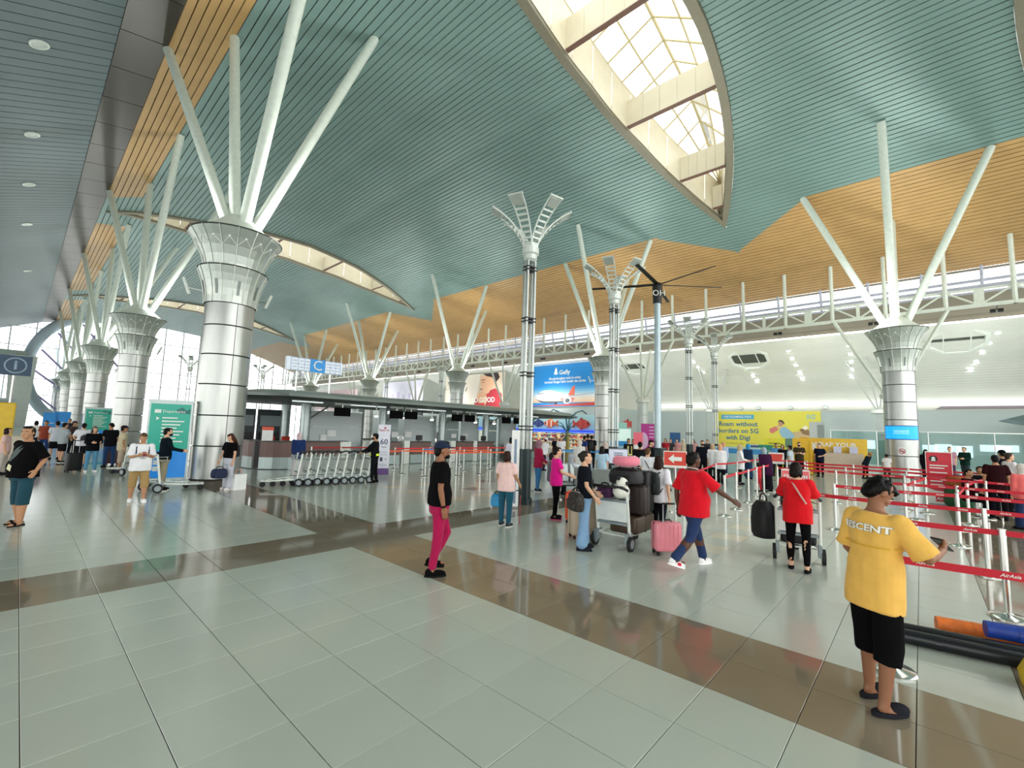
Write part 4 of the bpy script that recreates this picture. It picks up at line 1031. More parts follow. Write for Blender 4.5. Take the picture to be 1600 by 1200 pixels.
m = MB(); f.text(m, 'UNI ROAMING PASS', .295*W, .842*Hh, .3, 0, .03, bold=.01); m.build('header_text', WHITE_PAINT, t)
m = MB()
for s, v in (('Roam without', .665), ('borders on 5G', .5), ('with Digi', .335)): f.text(m, s, .30*W, v*Hh, .66, 0, .02, bold=.022, sx=.98)
m.build('lettering', TXB, t)
m = MB(); f.text(m, "Only on Malaysia's No. 1 Network", .30*W, .2*Hh, .24, 0, .02); m.build('small_print', mat('print_grey', '6c6b3a', .6), t)
m = MB(); f.rect(m, .2*W, .0*Hh, .42*W, .12*Hh, 0, .02); m.build('foot_panel', SKYB, t)
m = MB(); f.text(m, '5G', .92*W, .84*Hh, .62, 0, .02, bold=.02, shear=.2); m.build('logo', mat('logo_blue', '8fc6cf', .5), t)
# the printed traveller leaping with a suitcase over a heap of people
pic = [('b98f72', [(.66,.73),(.69,.74),(.71,.69),(.69,.63),(.66,.64)]), ('3b2f28', [(.655,.73),(.675,.78),(.70,.76),(.715,.68),(.70,.69),(.685,.735)]), ('8fb8cf', [(.68,.6),(.72,.62),(.77,.5),(.81,.42),(.76,.34),(.69,.38),(.665,.5)]),
       ('d8b9a0', [(.64,.6),(.68,.58),(.69,.61),(.65,.64)]), ('d07a72', [(.585,.57),(.64,.63),(.66,.55),(.61,.46),(.585,.49)]), ('5f7f6a', [(.62,.2),(.68,.34),(.76,.36),(.84,.2),(.8,.14),(.68,.16)]),
       ('1f63a8', [(.76,.36),(.86,.34),(.90,.2),(.84,.15),(.80,.22)]), ('c9b18a', [(.77,.5),(.84,.52),(.93,.48),(.95,.3),(.9,.2),(.86,.34),(.8,.38)]), ('8d6f4e', [(.83,.56),(.87,.6),(.91,.55),(.95,.5),(.93,.42),(.86,.46)]),
       ('efe9d8', [(.85,.6),(.88,.66),(.905,.6),(.88,.55)]), ('3d3a36', [(.6,.2),(.66,.28),(.7,.2),(.66,.14)]), ('4f9bb0', [(.72,.12),(.86,.18),(.95,.1),(.9,.05),(.74,.05)])]
pm = MB(); mats = []
for k, (c, po) in enumerate(pic): f.poly(pm, [(a*W, b*Hh) for a, b in po], k, .02+.002*k); mats.append(mat('print_'+c, c, .6))
pm.build('printed_picture', mats, t)
for u in (.1, .34, .5, .77, 1.04):
    y = 17.15-u*W; c_ = thing('wall_camera', f'small grey camera box on the far wall top, {["leftmost","second","third","fourth","rightmost"][[.1,.34,.5,.77,1.04].index(u)]} of five', 'camera', (WX-.35, y, 4.85), 0, 'camera boxes along the top of the far wall'); m = MB(); m.box((0,0,0), (.3,.36,.3)); m.build('housing', mat('cam_grey', '9ea6a4', .5), c_); m = MB(); m.cyl((0,0), .07, -.2, -.1, 8); m.build('lens', BLACK, c_)
# blue airline billboard
BBX = 42.35
t, f, W, Hh = board('blue_billboard', 'blue billboard with a printed white airliner above the fish shop', BBX, 35.2, 25.6, 4.72, 9.75, None or mat('billboard_blue', '1e86cf', .5, 0, .03, .2))
m = MB(); rows_ = 10
sk = ['2f90d4', '4ba0d8', '74b5dd', '9cc8df', 'c3d6dc', 'dcd8d0', 'e6d2bc', 'e8c9a8']
for k, c in enumerate(sk): f.rect(m, 0, (.5-.05*(k+1))*Hh, W, (.5-.05*k)*Hh, k, .006)
m.build('sunset_bands', [mat('print_'+c, c, .6) for c in sk], t)
pic = [('c9483c', [(.0,.02),(1,.02),(1,.1),(.5,.06),(0,.03)]), ('d9dee6', [(.04,.22),(.07,.28),(.13,.36),(.2,.4),(.3,.4),(.42,.34),(.56,.27),(.6,.22),(.56,.17),(.4,.14),(.2,.14),(.1,.17)]), ('4c5560', [(.05,.2),(.1,.165),(.2,.135),(.4,.13),(.5,.14),(.5,.1),(.3,.08),(.14,.11)]),
       ('d9664e', [(.56,.27),(.62,.46),(.655,.48),(.65,.26),(.6,.24)]), ('d98a80', [(.42,.19),(.56,.22),(.66,.2),(.62,.1),(.5,.12)]), ('a9b4bd', [(.55,.22),(.98,.30),(.985,.31),(.6,.26)]), ('c9483c', [(.92,.4),(.97,.56),(1,.56),(1,.34),(.95,.35)]),
       ('e9edf0', [(.49,.11),(.5,.2),(.55,.225),(.6,.2),(.61,.12),(.56,.07),(.51,.08)]), ('555b60', [(.515,.12),(.525,.18),(.56,.19),(.585,.16),(.575,.1),(.54,.09)]), ('2c3238', [(.085,.315),(.18,.32),(.19,.335),(.1,.33)]), ('24292d', [(.36,.06),(.4,.06),(.4,.11),(.36,.11)])]
pm = MB(); mats = []
for k, (c, po) in enumerate(pic): f.poly(pm, [(a*W, b*Hh) for a, b in po], k, .02+.002*k); mats.append(mat('print_'+c, c, .6))
pm.build('printed_airliner', mats, t)
m = MB(); f.text(m, 'Gefly', .5*W, .80*Hh, .72, 0, .02, bold=.02); f.poly(m, [(.34*W,.77*Hh),(.36*W,.90*Hh),(.375*W,.93*Hh),(.39*W,.86*Hh),(.39*W,.80*Hh),(.41*W,.78*Hh),(.37*W,.755*Hh)], 0, .02)
for s, v in (('Menghubungkan anda ke setiap', .665), ('destinasi dengan lebih mudah dan pantas', .585)): f.text(m, s, .5*W, v*Hh, .42, 0, .02, bold=.015, sx=.86)
m.build('lettering', WHITE_PAINT, t)
# man in red billboard
t, f, W, Hh = board('food_billboard', 'billboard of a man in a red shirt tasting his fingers, beside the third right column', BBX, 52.0, 40.0, 4.75, 9.4, mat('billboard_cream', 'd9d3c6', .5, 0, .02, .3))
pic = [('c9b9a4', [(.55,0),(1,0),(1,1),(.62,1)]), ('a92c38', [(.52,0),(.97,0),(.97,.38),(.86,.55),(.78,.5),(.66,.34),(.56,.3)]), ('d9ad8c', [(.62,.9),(.64,.5),(.68,.36),(.76,.42),(.83,.62),(.86,.8),(.8,.97)]), ('2b2220', [(.66,1.0),(.9,1.0),(.93,.86),(.87,.72),(.85,.82),(.80,.88),(.72,.92)]),
       ('d9ad8c', [(.84,.66),(.875,.7),(.875,.6),(.85,.57)]), ('d4a684', [(.57,.33),(.6,.44),(.63,.46),(.7,.44),(.745,.3),(.73,.12),(.68,.0),(.62,.06)]), ('8a5a46', [(.615,.55),(.66,.57),(.66,.53),(.62,.52)]), ('4a3028', [(.63,.82),(.7,.83),(.7,.81),(.64,.80)]), ('4a3028', [(.64,.745),(.69,.755),(.69,.74),(.645,.735)])]
pm = MB(); mats = []
for k, (c, po) in enumerate(pic): f.poly(pm, [(a*W, b*Hh) for a, b in po], k, .01+.002*k); mats.append(mat('print_'+c, c, .6))
pm.build('printed_man', mats, t)
m = MB(); f.text(m, 'KFC', .16*W, .78*Hh, .8, 0, .03, bold=.03); m.build('logo', mat('print_2a2a2a', '2a2a2a', .6), t)
m = MB()
for u in (.1,.145,.19): f.rect(m, u*W, .9*Hh, (u+.025)*W, .99*Hh, 0, .03)
m.build('logo_stripes', mat('print_red', 'c8202c', .6), t)
m = MB(); f.text(m, 'SO GOOD', .68*W, .22*Hh, .95, 0, .04, bold=.02); m.build('slogan', WHITE_PAINT, t)
m = MB(); f.rect(m, .54*W, .02, .7*W, .13*Hh, 0, .03); m.build('slogan_panel', mat('print_red', 'c8202c', .6), t)
t, f, W, Hh = board('lavender_billboard', 'pale lavender billboard between two far right columns', BBX, 69.0, 57.5, 4.75, 9.3, mat('billboard_lavender', 'cfd0e2', .5, 0, .06, .8)); m = MB()
for k in range(6): f.rect(m, (.1+.14*k)*W, .1*Hh, (.16+.14*k)*W, (.5+.06*(k % 3))*Hh, 0, .02)
m.build('printed_bars', mat('print_lilac', 'b7b4d2', .6), t)
t, f, W, Hh = board('pink_billboard', 'pale pink billboard at the far end, left of the fourth right column', BBX, 97.0, 78.0, 4.75, 8.6, mat('billboard_pink', 'e9c9d4', .5, 0, .06, .8)); m = MB(); f.rect(m, .1*W, .55*Hh, .9*W, .7*Hh, 0, .02); m.build('printed_band', mat('print_white', 'f4f0f2', .6), t)

# ---- shop with fish
SEA = mat('shop_seablue', 'a9d5dc', .5, 0, .04, .4)
sh = struct(bpy.data.objects.new('wall_shop', None)); COL.objects.link(sh)
m = MB(); m.box((SHX+.15, 62, 4.15), (.3, 77.5, .75)); m.build('fascia', WALLG, sh)
m = MB(); m.box((SHX+.1, 34, 2.95), (.3, 21, 1.65)); m.build('sign_band', SEA, sh)
m = MB(); m.box((SHX+.2, 73, 2.0), (.3, 57, 3.6)); m.build('front', mat('shop_front_grey', '98a6a8', .4), sh)
m = MB(); m.box((SHX+4, 34, 2.3), (.2, 21, 4.4)); m.build('back_wall', mat('shop_back', 'c7b79c', .6), sh)
m = MB(); m.box((SHX+2, 34, 4.3), (4, 21, .1)); m.build('shop_ceiling', WALLG, sh)
m = MB(); m.box((SHX+2, 44.4, 2.2), (4, .2, 4.2)); m.build('side_wall', WALLG, sh)
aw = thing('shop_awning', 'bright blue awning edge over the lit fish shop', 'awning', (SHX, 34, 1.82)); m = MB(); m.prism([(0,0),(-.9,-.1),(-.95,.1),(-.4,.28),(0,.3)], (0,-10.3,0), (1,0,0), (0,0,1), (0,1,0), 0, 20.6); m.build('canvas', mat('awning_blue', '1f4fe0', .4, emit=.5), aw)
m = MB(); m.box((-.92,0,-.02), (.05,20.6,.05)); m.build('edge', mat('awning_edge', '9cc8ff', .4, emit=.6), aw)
prod = [mat('goods_'+c, c, .5) for c in ('c8503a', 'd9a441', '8a4a6a', 'e8dcc2', '4a7f9a', '7a3f30')]
for k, (y, z) in enumerate([(y, 1.0) for y in (25.5, 28.5, 31.5, 34.5, 37.5, 40.5)]):
    t = thing('shop_shelf', f'lit shelf unit of colourful goods inside the fish shop, {nm[k]} from the right', 'shelf', (SHX+2.6, y, 0), 0, 'shelf units in the fish shop')
    m = MB(); m.box((.2, 0, 1.15), (.06, 2.6, 2.3)); m.build('back', mat('shelf_back', 'efe0c4', .5), t)
    for q in range(5): m = MB(); m.box((0, 0, .15+.48*q), (.45, 2.6, .04)); m.build('board', WHITE_PAINT, t)
    g_ = MB(); rr = random.Random(k)
    for q in range(4):
        for s in range(16): hh = rr.uniform(.14, .36); g_.box((rr.uniform(-.08,.08), -1.2+.16*s, .17+.48*q+hh/2), (.22, .12, hh), rr.randrange(6))
    o = g_.build('goods', prod, t, kind='stuff')
for y in (27, 31, 35, 39, 43):
    ld = bpy.data.lights.new('shop_light', 'AREA'); ld.energy = 160; ld.size = 2.4; ld.color = (1, .86, .66); lo = bpy.data.objects.new('shop_light', ld); COL.objects.link(lo); lo.location = (SHX+1.6, y, 4.15)
def fish(px, py, X, size, cols, label, flip=False):
    y, z = on_wall(px, py, X); t = thing('fish_sign', label, 'sign', (X-.05, y, z), 0, 'fish shaped signs'); f = Face((0,0,0), (0,-1,0)); s = -size if flip else size
    body = [(-.5,0),(-.38,.14),(-.15,.24),(.1,.22),(.3,.1),(.38,.06),(.55,.22),(.52,0),(.55,-.2),(.38,-.05),(.3,-.08),(.1,-.22),(-.15,-.22),(-.38,-.12)]
    m = MB(); f.slab(m, 0,0,0,0,0,0); m = MB(); m.prism([(a*s, b*size) for a, b in body], f.O, f.U, f.V, f.N, 0, .12); m.build('body', mat('fish_'+cols[0], cols[0], .4), t)
    m = MB(); m.prism([(a*s, b*size) for a, b in ((-.1,.22),(.05,.34),(.2,.14))], f.O, f.U, f.V, f.N, .02, .1); m.prism([(a*s, b*size) for a, b in ((-.1,-.2),(.05,-.3),(.12,-.18))], f.O, f.U, f.V, f.N, .02, .1); m.build('fins', mat('fish_'+cols[1], cols[1], .4), t)
    m = MB()
    for u in (-.25, .08): f.poly(m, [(u*s-.05*size, -.2*size), (u*s+.05*size, -.2*size), (u*s+.05*size, .2*size), (u*s-.05*size, .2*size)], 0, .13)
    m.build('stripes', mat('fish_'+cols[2], cols[2], .4), t); m = MB(); f.disc(m, -.36*s, .05*size, .05*size, .05*size, 0, .13); m.build('eye', BLACK, t)
fish(842,661,SHX, 1.7, ('3c4a80','2c3868','50609a'), 'dark blue fish sign on the sea blue band, left of the striped fish', True); fish(861,662,SHX, 1.9, ('d9653a','e8a05a','f2e2d0'), 'orange and white striped fish sign on the sea blue band'); fish(910,663,SHX, 2.2, ('c83a34','8f2a28','d8574a'), 'large red fish sign on the sea blue band, left of the second right column', True)
q = ON(979,663,1,SHY); t = thing('fish_sign', 'red fish sign on the grey return wall right of the second right column', 'sign', (q[0], SHY, q[2]), 0, 'fish shaped signs'); f = Face((0,0,0), (1,0,0))
m = MB(); m.prism([(a*1.9, b*1.6) for a, b in [(-.5,0),(-.3,.2),(0,.26),(.25,.12),(.5,.24),(.5,-.2),(.25,-.08),(0,-.24),(-.3,-.16)]], f.O, f.U, f.V, f.N, 0, .12); m.build('body', mat('fish_c83a34', 'c83a34', .4), t); m = MB(); m.prism([(-.1,.38),(.2,.6),(.4,.25)], f.O, f.U, f.V, f.N, .02, .1); m.build('fins', mat('fish_8f2a28', '8f2a28', .4), t)
q = FL(886,715); d_ = q/np.linalg.norm(q[:2])*30; t = thing('ornamental_palm', 'teal ornamental palm with curved light arms before the fish shop', 'plant', (d_[0], d_[1], 0)); t.scale = (.74, .74, .74); m = MB(); m.tube([(0,0,0),(.05,0,1.4),(0,0,2.6)], [.22,.16,.12], 10); m.build('trunk', mat('palm_trunk', '9a8f4a', .8), t)
LEAF = mat('palm_leaf', '2f6f78', .6)
for k in range(16):
    a = k*2.399; r_ = .9+.3*((k*7) % 5)/5; zt = 2.6+.9*math.cos(k*.9); m = MB(); m.tube([(0,0,2.5),(r_*.5*math.cos(a), r_*.5*math.sin(a), 2.5+(zt-2.5)*.8),(r_*math.cos(a), r_*math.sin(a), zt)], [.05,.04,.01], 5); m.build('leaf', LEAF, t)
for sx_ in (-1, 1):
    m = MB(); m.tube([(0,0,2.6),(sx_*.25,0,3.7),(sx_*.6*1.0,-.5*sx_,4.3),(sx_*1.1,-.8*sx_,4.5),(sx_*1.4,-1.1*sx_,4.2)], .06, 6); m.build('light_arm', mat('arm_teal', '3d6d78', .4), t)
# ---- free standing signs
def standee(name, px, py, w_, h_, m_, label, cat='sign', depth=.05, base=True, turn=None, z0=.03):
    q = FL(px, py); a = math.atan2(q[1], q[0])
    U = Vector((math.sin(a), -math.cos(a), 0)); rz = math.atan2(U.y, U.x) if turn is None else turn
    t = thing(name, label, cat, (q[0], q[1], 0), rz); f = Face((0,0,0), (1,0,0)); m = MB(); m.box((0, depth/2, z0+h_/2), (w_, depth, h_)); m.build('panel', m_, t)
    if base: m = MB(); m.box((0,.08,.015), (w_*.9,.36,.03)); m.build('base', mat('sign_base_grey', '8b9294', .4), t)
    return t, f
t, f = standee('height_sign', 597, 743, .46, 1.95, mat('sign_lilac_white', 'e4e6f2', .4), 'tall narrow white sign numbered 60 beside the security guard')
m = MB(); f.rect(m, -.23,.03,.23,.28,0,.006); m.build('purple_foot', mat('sign_purple', '6a4a86', .5), t); m = MB(); f.text(m,'60',0,1.3,.3,0,.008,bold=.01); f.text(m,'MINS',0,1.1,.08,0,.008); f.text(m,'+',.09,.62,.16,0,.008); f.rect(m,-.12,.55,-.02,.7,0,.008); m.build('lettering', mat('sign_ink', '3d4a66', .5), t)
m = MB(); f.text(m,'Batik Air',0,1.76,.11,0,.008,bold=.01); f.disc(m,.02,1.85,.04,.035,0,.008); m.build('logo', mat('logo_red', 'b03040', .5), t)
m = MB()
for v in (.9,.8,.42,.36): f.rect(m,-.15,v,.15,v+.02,0,.008)
m.build('small_print', mat('sign_grey_ink', 'a9b0c4', .5), t)
t, f = standee('red_notice_board', 1471, 789, .62, 1.62, mat('sign_white', 'f0efe8', .4), 'red and white notice board standing before the dark clothed group')
m = MB(); f.poly(m,[(-.29,.5),(-.1,.43),(.1,.42),(.29,.44),(.29,1.62),(-.29,1.62)],0,.006); f.rect(m,-.12,.1,.29,.28,0,.006); m.build('red_field', mat('sign_red', 'd0283c', .4), t)
m = MB(); f.disc(m,-.12,1.42,.1,.1,0,.009); m.build('badge', BLACK, t); m = MB(); f.disc(m,-.12,1.44,.045,.045,0,.012); f.rect(m,-.17,1.35,-.07,1.4,0,.012)
for v, w_ in ((1.2,.42),(1.12,.34),(.98,.4),(.91,.3),(.78,.36),(.71,.28),(.6,.3),(.54,.22)): f.rect(m,-.22,v,-.22+w_,v+.035,0,.009)
f.text(m,'AirAsia',.08,.19,.13,0,.01,shear=.35,bold=.012); m.build('lettering', WHITE_PAINT, t)
# arrow sign and premium sign on posts
def post_sign(name, px, py, z, w_, h_, label, m_, foot):
    q = FL(*foot); d = ray(px, py); s = math.hypot(q[0], q[1])/math.hypot(d[0], d[1]); c = CP+s*d; a = math.atan2(c[1], c[0]); U = Vector((math.sin(a), -math.cos(a), 0))
    t = thing(name, label, 'sign', (c[0], c[1], 0), math.atan2(U.y, U.x)); f = Face((0,0,float(c[2])-h_/2), (1,0,0)); m = MB(); f.slab(m,-w_/2,0,w_/2,h_,-.03,0); m.build('panel', m_, t)
    m = MB(); m.cyl((0,.05), .025, .02, float(c[2])+h_*.2, 8); m.cyl((0,.05), .16, 0, .025, 16); m.build('post', PIPEM, t); return t, f
SW = mat('sign_white', 'f0efe8', .4)
t, f = post_sign('arrow_sign', 1055, 718, 0, .56, .42, 'red sign with a white arrow pointing left, beside the man in the red polo', SW, (1055,800))
m = MB(); f.rect(m,-.265,.06,.265,.4,0,.005); m.build('red_field', mat('sign_orange_red', 'dc4434', .4), t)
m = MB(); f.poly(m,[(-.17,.225),(-.03,.34),(-.03,.275),(.16,.275),(.16,.175),(-.03,.175),(-.03,.11)],0,.009); m.build('arrow', WHITE_PAINT, t)
t, f = post_sign('premium_sign', 1243, 749, 0, .56, .44, 'pink and white sign lettered premium behind the woman in red', SW, (1243,818))
m = MB(); f.rect(m,-.265,.09,.265,.41,0,.005); m.build('pink_field', mat('sign_pink', 'ee6a6e', .4), t); m = MB(); f.text(m,'PREMIUM',0,.28,.115,0,.009,bold=.012); m.build('lettering', WHITE_PAINT, t)
t, f = post_sign('heart_sign', 1213, 716, 0, .6, .5, 'small white sign with a red shield shape before the yellow poster', SW, (1213,752)); m = MB(); f.poly(m,[(-.26,.44),(.26,.44),(.22,.2),(0,.1),(-.22,.2)],0,.006); m.build('red_shield', mat('sign_orange_red', 'dc4434', .4), t)
# direction boards
def directory(px, py, w_, h_, label, lod):
    t, f = standee('directory_board', px, py, w_, h_, mat('board_steel', 'b4c2c2', .35, .4), label, 'sign', .12, False, None, .0)
    m = MB(); f.rect(m,-w_*.45,h_*.42,w_*.45,h_*.975,0,.01); m.build('green_field', mat('board_green', '1fa08a', .35, 0, .03, .5, emit=.15), t); m = MB(); f.rect(m,-w_*.45,h_*.1,w_*.45,h_*.42,0,.01); m.build('blue_field', mat('board_blue', '1a86dc', .35, 0, .03, .5, emit=.2), t)
    m = MB(); f.poly(m,[(w_*.1,h_*.9),(w_*.25,h_*.94),(w_*.35,h_*.9),(w_*.44,h_*.93),(w_*.44,h_*.86),(w_*.2,h_*.865)],0,.014); m.build('hill_print', mat('board_dark_green', '17706a', .4), t)
    m = MB(); f.text(m,'Departures',w_*.07,h_*.885,w_*.11,0,.016); f.rect(m,-w_*.36,h_*.865,-w_*.22,h_*.905,0,.016); f.poly(m,[(-w_*.31,h_*.82),(-w_*.24,h_*.8),(-w_*.31,h_*.78)],0,.016)
    for k in range(8): f.rect(m,-w_*.18,h_*(.80-.04*k),w_*(.16+.08*((k*5) % 3)),h_*(.815-.04*k),0,.016)
    for r in range(3):
        for c in range(3-r): f.rect(m,-w_*.28+c*w_*.13,h_*(.33-.075*r),-w_*.17+c*w_*.13,h_*(.385-.075*r),0,.016)
    m.build('lettering', WHITE_PAINT, t); m = MB(); m.box((0,.05,h_+.03), (w_*1.04,.16,.06)); m.build('cap', mat('board_steel', 'b4c2c2', .35, .4), t); return t
directory(255, 760, 1.05, 2.45, 'tall green and blue direction board beside the nearest column', 0)
directory(148, 698, 1.35, 2.5, 'farther green and blue direction board between the third and second left columns', 1)
# info sign, blue boxes and a yellow stand at far left
q = FL(6,700); d_ = q/np.linalg.norm(q[:2])*42; a = math.atan2(d_[1], d_[0]); t = thing('information_sign', 'dark blue round lettered i sign high at the left edge of the photo', 'sign', (d_[0], d_[1], 0), a-math.pi/2); f = Face((0,-.1,5.0), (1,0,0))
m = MB(); f.slab(m,-.7,-.62,.7,.62,-.2,0); m.build('board', mat('info_blue', '3c5878', .4), t); m = MB(); f.disc(m,0,0,.5,.5,0,.01); f.disc(m,0,0,.43,.43,1,.02); f.text(m,'i',0,0,.8,0,.03,bold=.03); m.build('lettering', [mat('info_pale', 'a8c4d8', .4), mat('info_blue', '3c5878', .4)], t); m = MB(); m.cyl((0,0), .07, 0, 4.5, 8); m.build('pole', STEEL, t)
for k, (px, h_, w_) in enumerate(((73, 2.15, .75), (93, 2.25, 1.0))):
    q = FL(px,690); t, f = standee('blue_board', px, 686, w_, h_, mat('panel_blue', ['1f96ea', '2b7fb4'][k], .4), ['bright blue upright panel behind the crowd at far left', 'steel blue upright panel right of the bright blue one at far left'][k]); m = MB(); f.rect(m,-w_*.4,h_*.6,w_*.4,h_*.62,0,.01); m.build('print_line', WHITE_PAINT, t)
q = FL(-16,735); t = thing('yellow_stand', 'yellow promotion stand cut by the left edge of the photo', 'stand', (q[0], q[1]+3, 0)); m = MB(); m.rbox((0,0,1.2), (.8,.5,2.4), .05); m.build('body', mat('stand_yellow', 'ecc52a', .4), t); m = MB(); m.rbox((.55,-.1,.55), (.5,.5,1.1), .05); m.build('table', mat('stand_beige', 'd8cdb8', .5), t)
# booth to wrap bags
q = FL(1303,742); t, f = standee('wrapping_booth', 1303, 742, 3.0, 1.95, mat('booth_yellow', 'e6bd3e', .5), 'yellow bag wrapping booth in front of the grey far wall', 'booth', .2, False)
m = MB(); f.text(m,'WRAP YOUR',.05,1.62,.34,0,.02,bold=.02); f.text(m,'BAG',-.35,1.22,.34,0,.02,bold=.02); f.disc(m,-.95,1.5,.2,.2,0,.015); m.build('lettering', WHITE_PAINT, t)
m = MB(); m.box((.35,-.4,.6), (1.9,.6,1.2)); m.build('counter', mat('booth_beige', 'cbb9a6', .5), t)
for k in (.2,.9): m = MB(); m.box((k,-.3,1.38), (.35,.3,.34)); m.build('display_box', mat('box_lilac', 'c9cbe4', .5), t)
m = MB(); m.box((-1.3,-.6,1.0), (.35,.9,2.0)); m.build('side_wing', mat('booth_deep_yellow', 'd8a41e', .5), t)
t, f = standee('yellow_cabinet', 1255, 741, .9, 1.9, mat('cabinet_yellow', 'e8b828', .5), 'deep yellow cabinet behind the man in the brown shirt', 'cabinet', .5, False); m = MB(); f.rect(m,.3,.1,.36,1.8,0,.01); m.build('edge', mat('booth_deep_yellow', 'd8a41e', .5), t)
t, f = standee('yellow_poster', 1212, 740, .95, 1.85, mat('poster_yellow', 'e2dc30', .5), 'bright yellow poster stand left of the wrapping booth'); m = MB()
for v in (1.6,1.45,1.3,1.0,.85): f.rect(m,-.3,v,.3,v+.04,0,.01)
m.build('small_print', mat('print_grey', '6c6b3a', .6), t)
t, f = standee('white_board', 1179, 740, .42, 1.5, SW, 'small white notice board left of the green board'); m = MB(); f.rect(m,-.21,1.36,.21,1.5,0,.01); m.build('header', mat('info_blue', '3c5878', .4), t)
t, f = standee('green_board', 1194, 740, .85, 1.5, mat('board_green2', '2f8a72', .5), 'green notice board left of the yellow poster'); m = MB()
for v in (1.2,1.0,.8,.6): f.rect(m,-.35,v,.35,v+.03,0,.01)
m.build('small_print', WHITE_PAINT, t)
t, f = standee('pale_counter', 1156, 741, 2.3, 1.35, mat('counter_aqua', 'a9c9c4', .4), 'pale aqua service counter below the yellow billboard', 'counter', .6, False); m = MB(); f.rect(m,-1.1,1.05,1.1,1.3,0,.01); m.build('header', mat('counter_blue', '2d86bf', .4), t)
t, f = standee('machine_tower', 1279, 735, .8, 2.95, mat('machine_white', 'd5dedf', .4), 'white and grey machine tower right of the yellow billboard picture', 'machine', .8, False); m = MB(); f.rect(m,.02,1.5,.36,2.8,0,.01); m.build('grey_door', mat('machine_grey', '9aa7a8', .4), t); m = MB(); m.box((.6,0,1.0), (.7,.6,2.0)); m.build('side_unit', mat('machine_white', 'd5dedf', .4), t)
t, f = standee('pink_board', 997, 742, .42, 1.95, mat('board_pink', 'f06a80', .4), 'pink upright board left of the fan pole'); m = MB(); f.text(m,'4 K',0,.5,.3,0,.01,bold=.02); f.rect(m,-.2,1.2,.2,1.4,0,.01); m.build('lettering', WHITE_PAINT, t); m = MB(); f.rect(m,-.31,.03,.31,.85,0,.006); m.build('white_foot', mat('board_pale', 'd9dfe0', .4), t)
q = ON(1018,697,0,38.0); t, f = standee('magenta_poster', 1013, 728, .85, 2.5, mat('poster_magenta', 'b52a8c', .4), 'magenta poster on the short capped column left of the fan pole', 'poster'); m = MB()
for v in (2.3,2.1,1.9,1.7): f.rect(m,.05,v,.65,v+.06,0,.01)
f.disc(m,-.3,1.5,.3,.5,0,.01); m.build('print', mat('poster_pale', 'd9b4d4', .5), t)
t, f = standee('blue_kiosk', 966, 738, .9, 1.5, mat('kiosk_blue', '2a9be0', .4), 'bright blue kiosk right of the second right column', 'kiosk', .5, False); m = MB(); f.rect(m,-.35,1.05,.35,1.3,0,.01); m.build('panel_print', mat('kiosk_pale', 'b4dcf2', .4), t)
t, f = standee('display_case', 971, 722, .7, 2.6, mat('case_aqua', '9fd9cf', .3), 'aqua lit display case at the grey return wall', 'cabinet', .5, False); m = MB(); f.rect(m,-.6,.9,.6,2.2,0,.01); m.build('lit_panel', mat('case_light', 'd6f2ea', .3, emit=.3), t)
t, f = standee('blue_door', 1055, 717, .8, 2.05, mat('door_blue', '1f5f9a', .4), 'dark blue door on the grey wall right of the fan pole', 'door'); m = MB(); f.disc(m,.35,1.3,.05,.05,0,.02); m.build('knob', STEEL, t)
t, f = post_sign('grey_notice', 966, 713, 0, .62, .5, 'pale lilac notice screen on a stand behind the pink pillow', mat('notice_frame', '6a6e78', .4), (966,772)); m = MB(); f.rect(m,-.29,.03,.29,.47,0,.006); m.build('screen', mat('notice_lilac', 'cfd4e4', .4, emit=.2), t); m = MB()
for v in (.34,.28,.2): f.rect(m,-.14,v,.14,v+.025,0,.01)
m.build('small_print', mat('sign_ink', '3d4a66', .5), t)
t, f = standee('slim_board', 803, 793, .2, 1.9, mat('board_white', 'eef0ee', .35), 'tall narrow white board between the woman in pink and the dark lamp base'); m = MB(); f.rect(m,-.03,.1,.03,1.7,0,.008); m.build('blue_line', mat('board_ink', '7d93ad', .5), t)
# screen and no smoking sign on the nearest right column
rc = RCOLS[0]; a = math.atan2(-rc.location.y, -rc.location.x); a = math.pi+.02
o_ = MB(); vs = []
def colface(mb, a0, a1, z0, z1, r, mi=0, n=8):
    v_ = []
    for k in range(n+1):
        q = a0+(a1-a0)*k/n; v_ += [(r*math.cos(q), r*math.sin(q), z0), (r*math.cos(q), r*math.sin(q), z1)]
    mb.add(v_, [(2*k, 2*k+2, 2*k+3, 2*k+1) for k in range(n)], mi)
t = thing('blue_screen', 'bright blue screen wrapped round the nearest right column', 'screen', (RX, .75, 0)); m = MB(); colface(m, a-1.0, a+1.0, 2.02, 2.75, RC+.09); m.build('frame', mat('screen_frame_blue', '1a56b0', .4), t); m = MB(); colface(m, a-.95, a+.95, 2.06, 2.71, RC+.1); m.build('display', mat('screen_cyan', '12a0f4', .3, emit=.75), t)
m = MB(); [colface(m, a-.4, a+.4, z, z+.035, RC+.105) for z in (2.32, 2.40, 2.47)]; m.build('message', mat('screen_text', '8fd0fa', .3, emit=.6), t)
t = thing('no_smoking_sign', 'square white no smoking sign on the nearest right column', 'sign', (RX, .75, 0)); m = MB(); colface(m, a-.25, a+.25, 1.2, 1.62, RC+.012); m.build('plate', PAPER, t)
f = Face((-(RC+.05), .0, 1.43), (0,-1,0)); m = MB(); pts = [(math.cos(q), math.sin(q)) for q in np.linspace(0, 2*math.pi, 25)]
for k in range(24): f.poly(m,[(pts[k][0]*.14,pts[k][1]*.14),(pts[k+1][0]*.14,pts[k+1][1]*.14),(pts[k+1][0]*.11,pts[k+1][1]*.11),(pts[k][0]*.11,pts[k][1]*.11)],0,.0)
